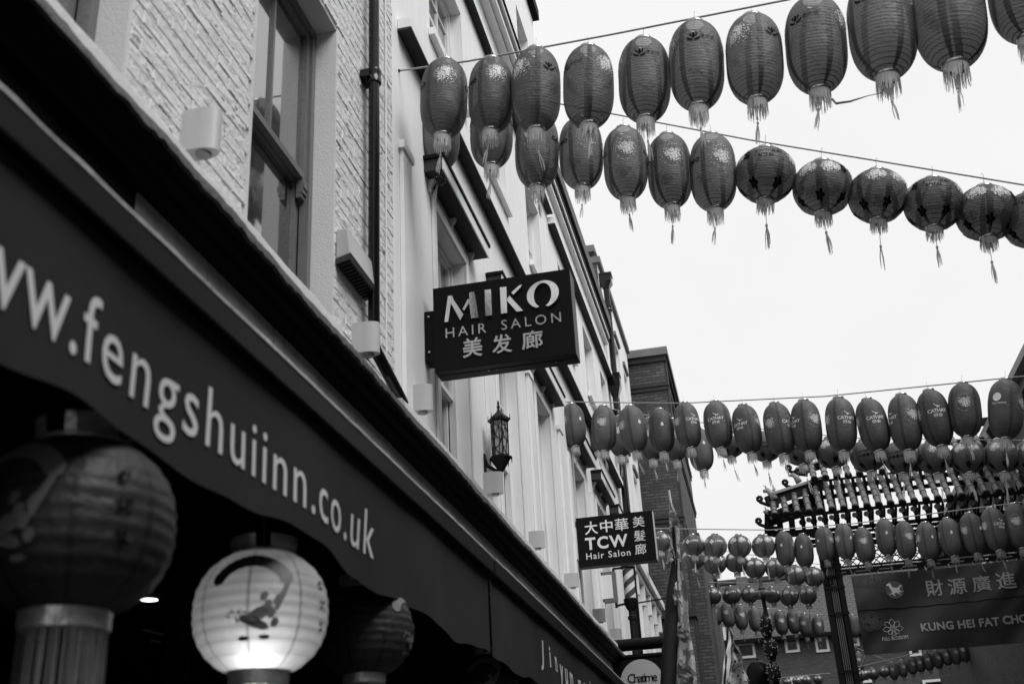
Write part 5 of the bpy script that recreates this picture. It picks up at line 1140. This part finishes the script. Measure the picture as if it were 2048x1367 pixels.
rope('pale rope crossing the gate post', [(1300, 1056, 22), (1540, 1059, 22), (1700, 1047, Y4(1700)), (2048, 1003, Y4(2048)), (2150, 990, Y4(2150))], .010)
R4b = [(1387, 1117, 44, 'knot', 10), (1430, 1126, 46, 'knot', 60), (1473, 1123, 46, 'knot', 90), (1510, 1136, 42, 'none', 90), (1551, 1136, 42, 'none', 95), (1591, 1150, 42, 'none', 90), (1628, 1153, 40, 'none', 80)]
for x, y, w_, lg, yw in R4b: lantern('lower left rope lanterns', 'along the rope ending behind the gate post', x, y, w_, 24, 'round', lg, yw, far=True, detail=1)
rope('thin rope left of the gate post', [(1300, 1072, 24), (1440, 1100, 24), (1640, 1128, 24)], .007)
R5 = [(1387, 1187, 35, 'knot', 88), (1424, 1191, 37, 'knot', 85), (1463, 1190, 37, 'knot', 0), (1499, 1189, 34, 'none', 90), (1545, 1190, 34, 'knot', 70), (1578, 1193, 37, 'knot', 50), (1615, 1190, 37, 'none', 85)]
for x, y, w_, lg, yw in R5: lantern('roof line rope lanterns', 'along the rope level with the tiled roof', x, y, w_, 28.6, 'round', lg, yw, far=True, detail=1)
rope('pale rope level with the tiled roof', [(1365, 1162, 28.6), (1640, 1170, 28.6)], .012)
R6 = [(1384, 1216, 25), (1408, 1220, 25), (1431, 1226, 26), (1456, 1229, 27), (1482, 1234, 26), (1510, 1238, 27), (1537, 1240, 25), (1562, 1245, 26), (1587, 1243, 25), (1611, 1250, 26), (1636, 1252, 24), (1707, 1252, 24)]
for i, (x, y, w_) in enumerate(R6): lantern('tiled roof rope lanterns', 'along the rope across the tiled roof', x, y, w_, 32, 'oval', 'none', (88, 95, 80, 70, 100, 20)[i % 6], far=True, detail=1, flower=2 if i % 3 else 1)
rope('thin rope hanging across the tiled roof', [(1365, 1188, 32), (1500, 1212, 32), (1640, 1228, 32), (1730, 1225, 32)], .009)
R7 = [(1720, 1350, 25, 'round'), (1746, 1347, 24, 'round'), (1768, 1343, 21, 'round'), (1787, 1340, 19, 'oval'), (1805, 1336, 19, 'oval'), (1824, 1330, 19, 'oval'), (1840, 1327, 18, 'oval'), (1856, 1322, 20, 'oval'), (1875, 1318, 20, 'oval'), (1893, 1312, 19, 'oval'), (1910, 1307, 22, 'oval'), (1928, 1302, 22, 'oval'), (1947, 1300, 22, 'oval'), (1967, 1297, 21, 'oval'), (1986, 1293, 22, 'oval'), (2012, 1290, 24, 'round'), (2036, 1286, 24, 'round')]
for x, y, w_, s_ in R7: lantern('under banner rope lanterns', 'from the gate post beneath the banner', x, y, w_, 38, s_, 'none', rnd.choice((90, 75, 105)), far=True, detail=1)
rope('rope rising beneath the banner', [(1705, 1335, 38), (1800, 1313, 38), (2048, 1245, 38)], .012)
R8 = [(1957, 1362, 17), (1974, 1359, 18), (1991, 1356, 18), (2009, 1352, 19), (2027, 1348, 19), (2045, 1343, 19)]
for x, y, w_ in R8: lantern('lowest rope lanterns', 'along the lowest rope at the far end', x, y, w_, 42, 'oval', 'none', rnd.choice((90, 75, 105)), far=True, detail=0)
rope('lowest rope at the far end', [(1880, 1352, 42), (2060, 1318, 42)], .010)
R10 = [(1700, 1300, 20), (1718, 1322, 20)]+[(1905+i*17, 1338-i*4.5, 18) for i in range(9)]
for x, y, w_ in R10: lantern('distant rope lanterns', 'along the distant rope behind the banner', x, y, w_, 45, 'oval', 'none', rnd.choice((90, 75, 105)), far=True, detail=0)
rope('distant rope behind the banner', [(1690, 1285, 45), (1800, 1330, 45), (2060, 1278, 45)], .010)
R9 = [(1575, 1364, 17), (1594, 1361, 19), (1614, 1360, 19), (1636, 1358, 19)]
for x, y, w_ in R9: lantern('low left rope lanterns', 'along the low rope beside the speckled lanterns', x, y, w_, 42, 'round', 'none', 90, far=True, detail=0)
rope('low rope beside the speckled lamp', [(1540, 1356, 42), (1660, 1345, 42)], .010)

# ------------------------------------------------------------------ shop lanterns under the awning
def shop_lantern(label, cx, cy, wpx, X, lit=False, yaw=.2):
    c = aX(cx, cy, X); D = wpx*depth(c)/F; t = thing('shop_lantern', label, 'lantern', c, 'shop lanterns under the awning'); t.scale = (D, D, D)
    t.rotation_euler = (0, 0, math.atan2(-c.y, -c.x)+yaw)
    inst('body', with_mat(U(('b', 'shop', lit), lambda: body_mesh('shop', 40)), 'lit' if lit else 'shop'), t)
    r = rad('shop', .43)
    def crown():
        mb = MB(); n = 28; k = 0                       # foil collar with cut-outs
        mb.lathe([(r*1.02, .42), (r*1.08, .425), (r*1.08, .45), (r*1.0, .455)], n, cap=False)
        for i in range(n):
            if i % 7 in (5, 6): continue
            a, b = 2*PI*i/n, 2*PI*(i+1)/n; mb.add([(r*1.06*math.cos(a), r*1.06*math.sin(a), .45), (r*1.06*math.cos(b), r*1.06*math.sin(b), .45), (r*1.1*math.cos(b), r*1.1*math.sin(b), .55), (r*1.1*math.cos(a), r*1.1*math.sin(a), .55)], [(0, 1, 2, 3)])
        me = mb.mesh('collar'); me.shade_smooth(); return me
    inst('top_collar', with_mat(U(('crown',), crown), 'foil'), t)
    inst('bottom_collar', with_mat(U(('low',), lambda: MB().lathe([(r*1.0, -.42), (r*.96, -.43), (r*.94, -.52), (r*.8, -.53)], 28, cap=False).mesh('collar')), 'foil'), t)
    inst('fringe', with_mat(U(('sf',), lambda: fringe_mesh('shop', .9, 3, 60)), 'cords'), t)
    inst('cord', with_mat(U(('sc',), lambda: MB().tube([(0, 0, .45), (0, 0, 1.4)], .008, 6).mesh('cord')), 'iron'), t)
    def strokes():
        it = []; q = random.Random(5)
        for k in range(13):                             # broad painted arch
            a = R(20+140*k/12); it.append(dot(-.02+.20*math.cos(a), .06+.15*math.sin(a), .055, .045, 7, a+PI/2))
        for k in range(5): it.append(dot(.17-.012*k, .05-.03*k, .04, .016, 6, 1.3))
        for k in range(4): it.append(dot(.05+.02*k, -.02-.05*k, .032, .022, 6, 1.2))
        it += [dot(-.06, -.255, .035, .014, 8), dot(.06, -.25, .035, .014, 8), dot(.03, -.12, .08, .035, 8, .5), dot(.0, -.17, .09, .03, 8, -.4), dot(.13, -.03, .05, .022, 8, .9)]
        for k in range(10): it.append(dot(-.09+q.uniform(-.05, .05), -.13+q.uniform(-.035, .035), .02, .005, 5, q.uniform(0, 3)))
        return it
    def script():
        it = []; q = random.Random(9)
        for c_ in range(3):
            for k in range(9): it.append(dot(q.uniform(-.03, .03), .14-c_*.14+q.uniform(-.04, .04), .028, .006, 5, q.choice((0, 1.57, .7))))
        return it
    inst('painted_figure', with_mat(U(('sp', lit), lambda: double('shop', [([(x*1.35, y*1.2) for x, y in v], f) for v, f in strokes()], .05, (-.3, PI-.3))), 'figure' if not lit else 'ink'), t)
    inst('brush_script', with_mat(U(('sb', lit), lambda: double('shop', script(), .0, (.85, PI+.85))), 'printk'), t)
    if lit:
        mb = MB(); mb.lathe([(.06*math.sin(PI*i/8)+.001, -.24-.06*math.cos(PI*i/8)) for i in range(9)], 12); o = mb.build('bulb', 'bulb', t, local=True, smooth=True)
        L = bpy.data.lights.new('lantern_bulb', 'POINT'); L.energy = 1.5; L.shadow_soft_size = .03; lo = bpy.data.objects.new('lantern_bulb', L); COL.objects.link(lo); lo.parent = t; lo.location = (.22, -.05, -.30)
    return t
shop_lantern('large dark round lantern with long fringe, first under the web address awning', 150, 1057, 392, -1.5, yaw=-.42)
shop_lantern('lit pale paper lantern glowing at its base under the awning', 522, 1226, 268, -1.5, True)
shop_lantern('dark round lantern hanging next behind the lit paper lantern', 728, 1262, 196, -1.5, yaw=1.6)
shop_lantern('dark ribbed lantern under the seam between the two awnings', 978, 1362, 118, -1.54)
shop_lantern('dark ribbed lantern under the far awning with running words', 1052, 1386, 96, -1.54)
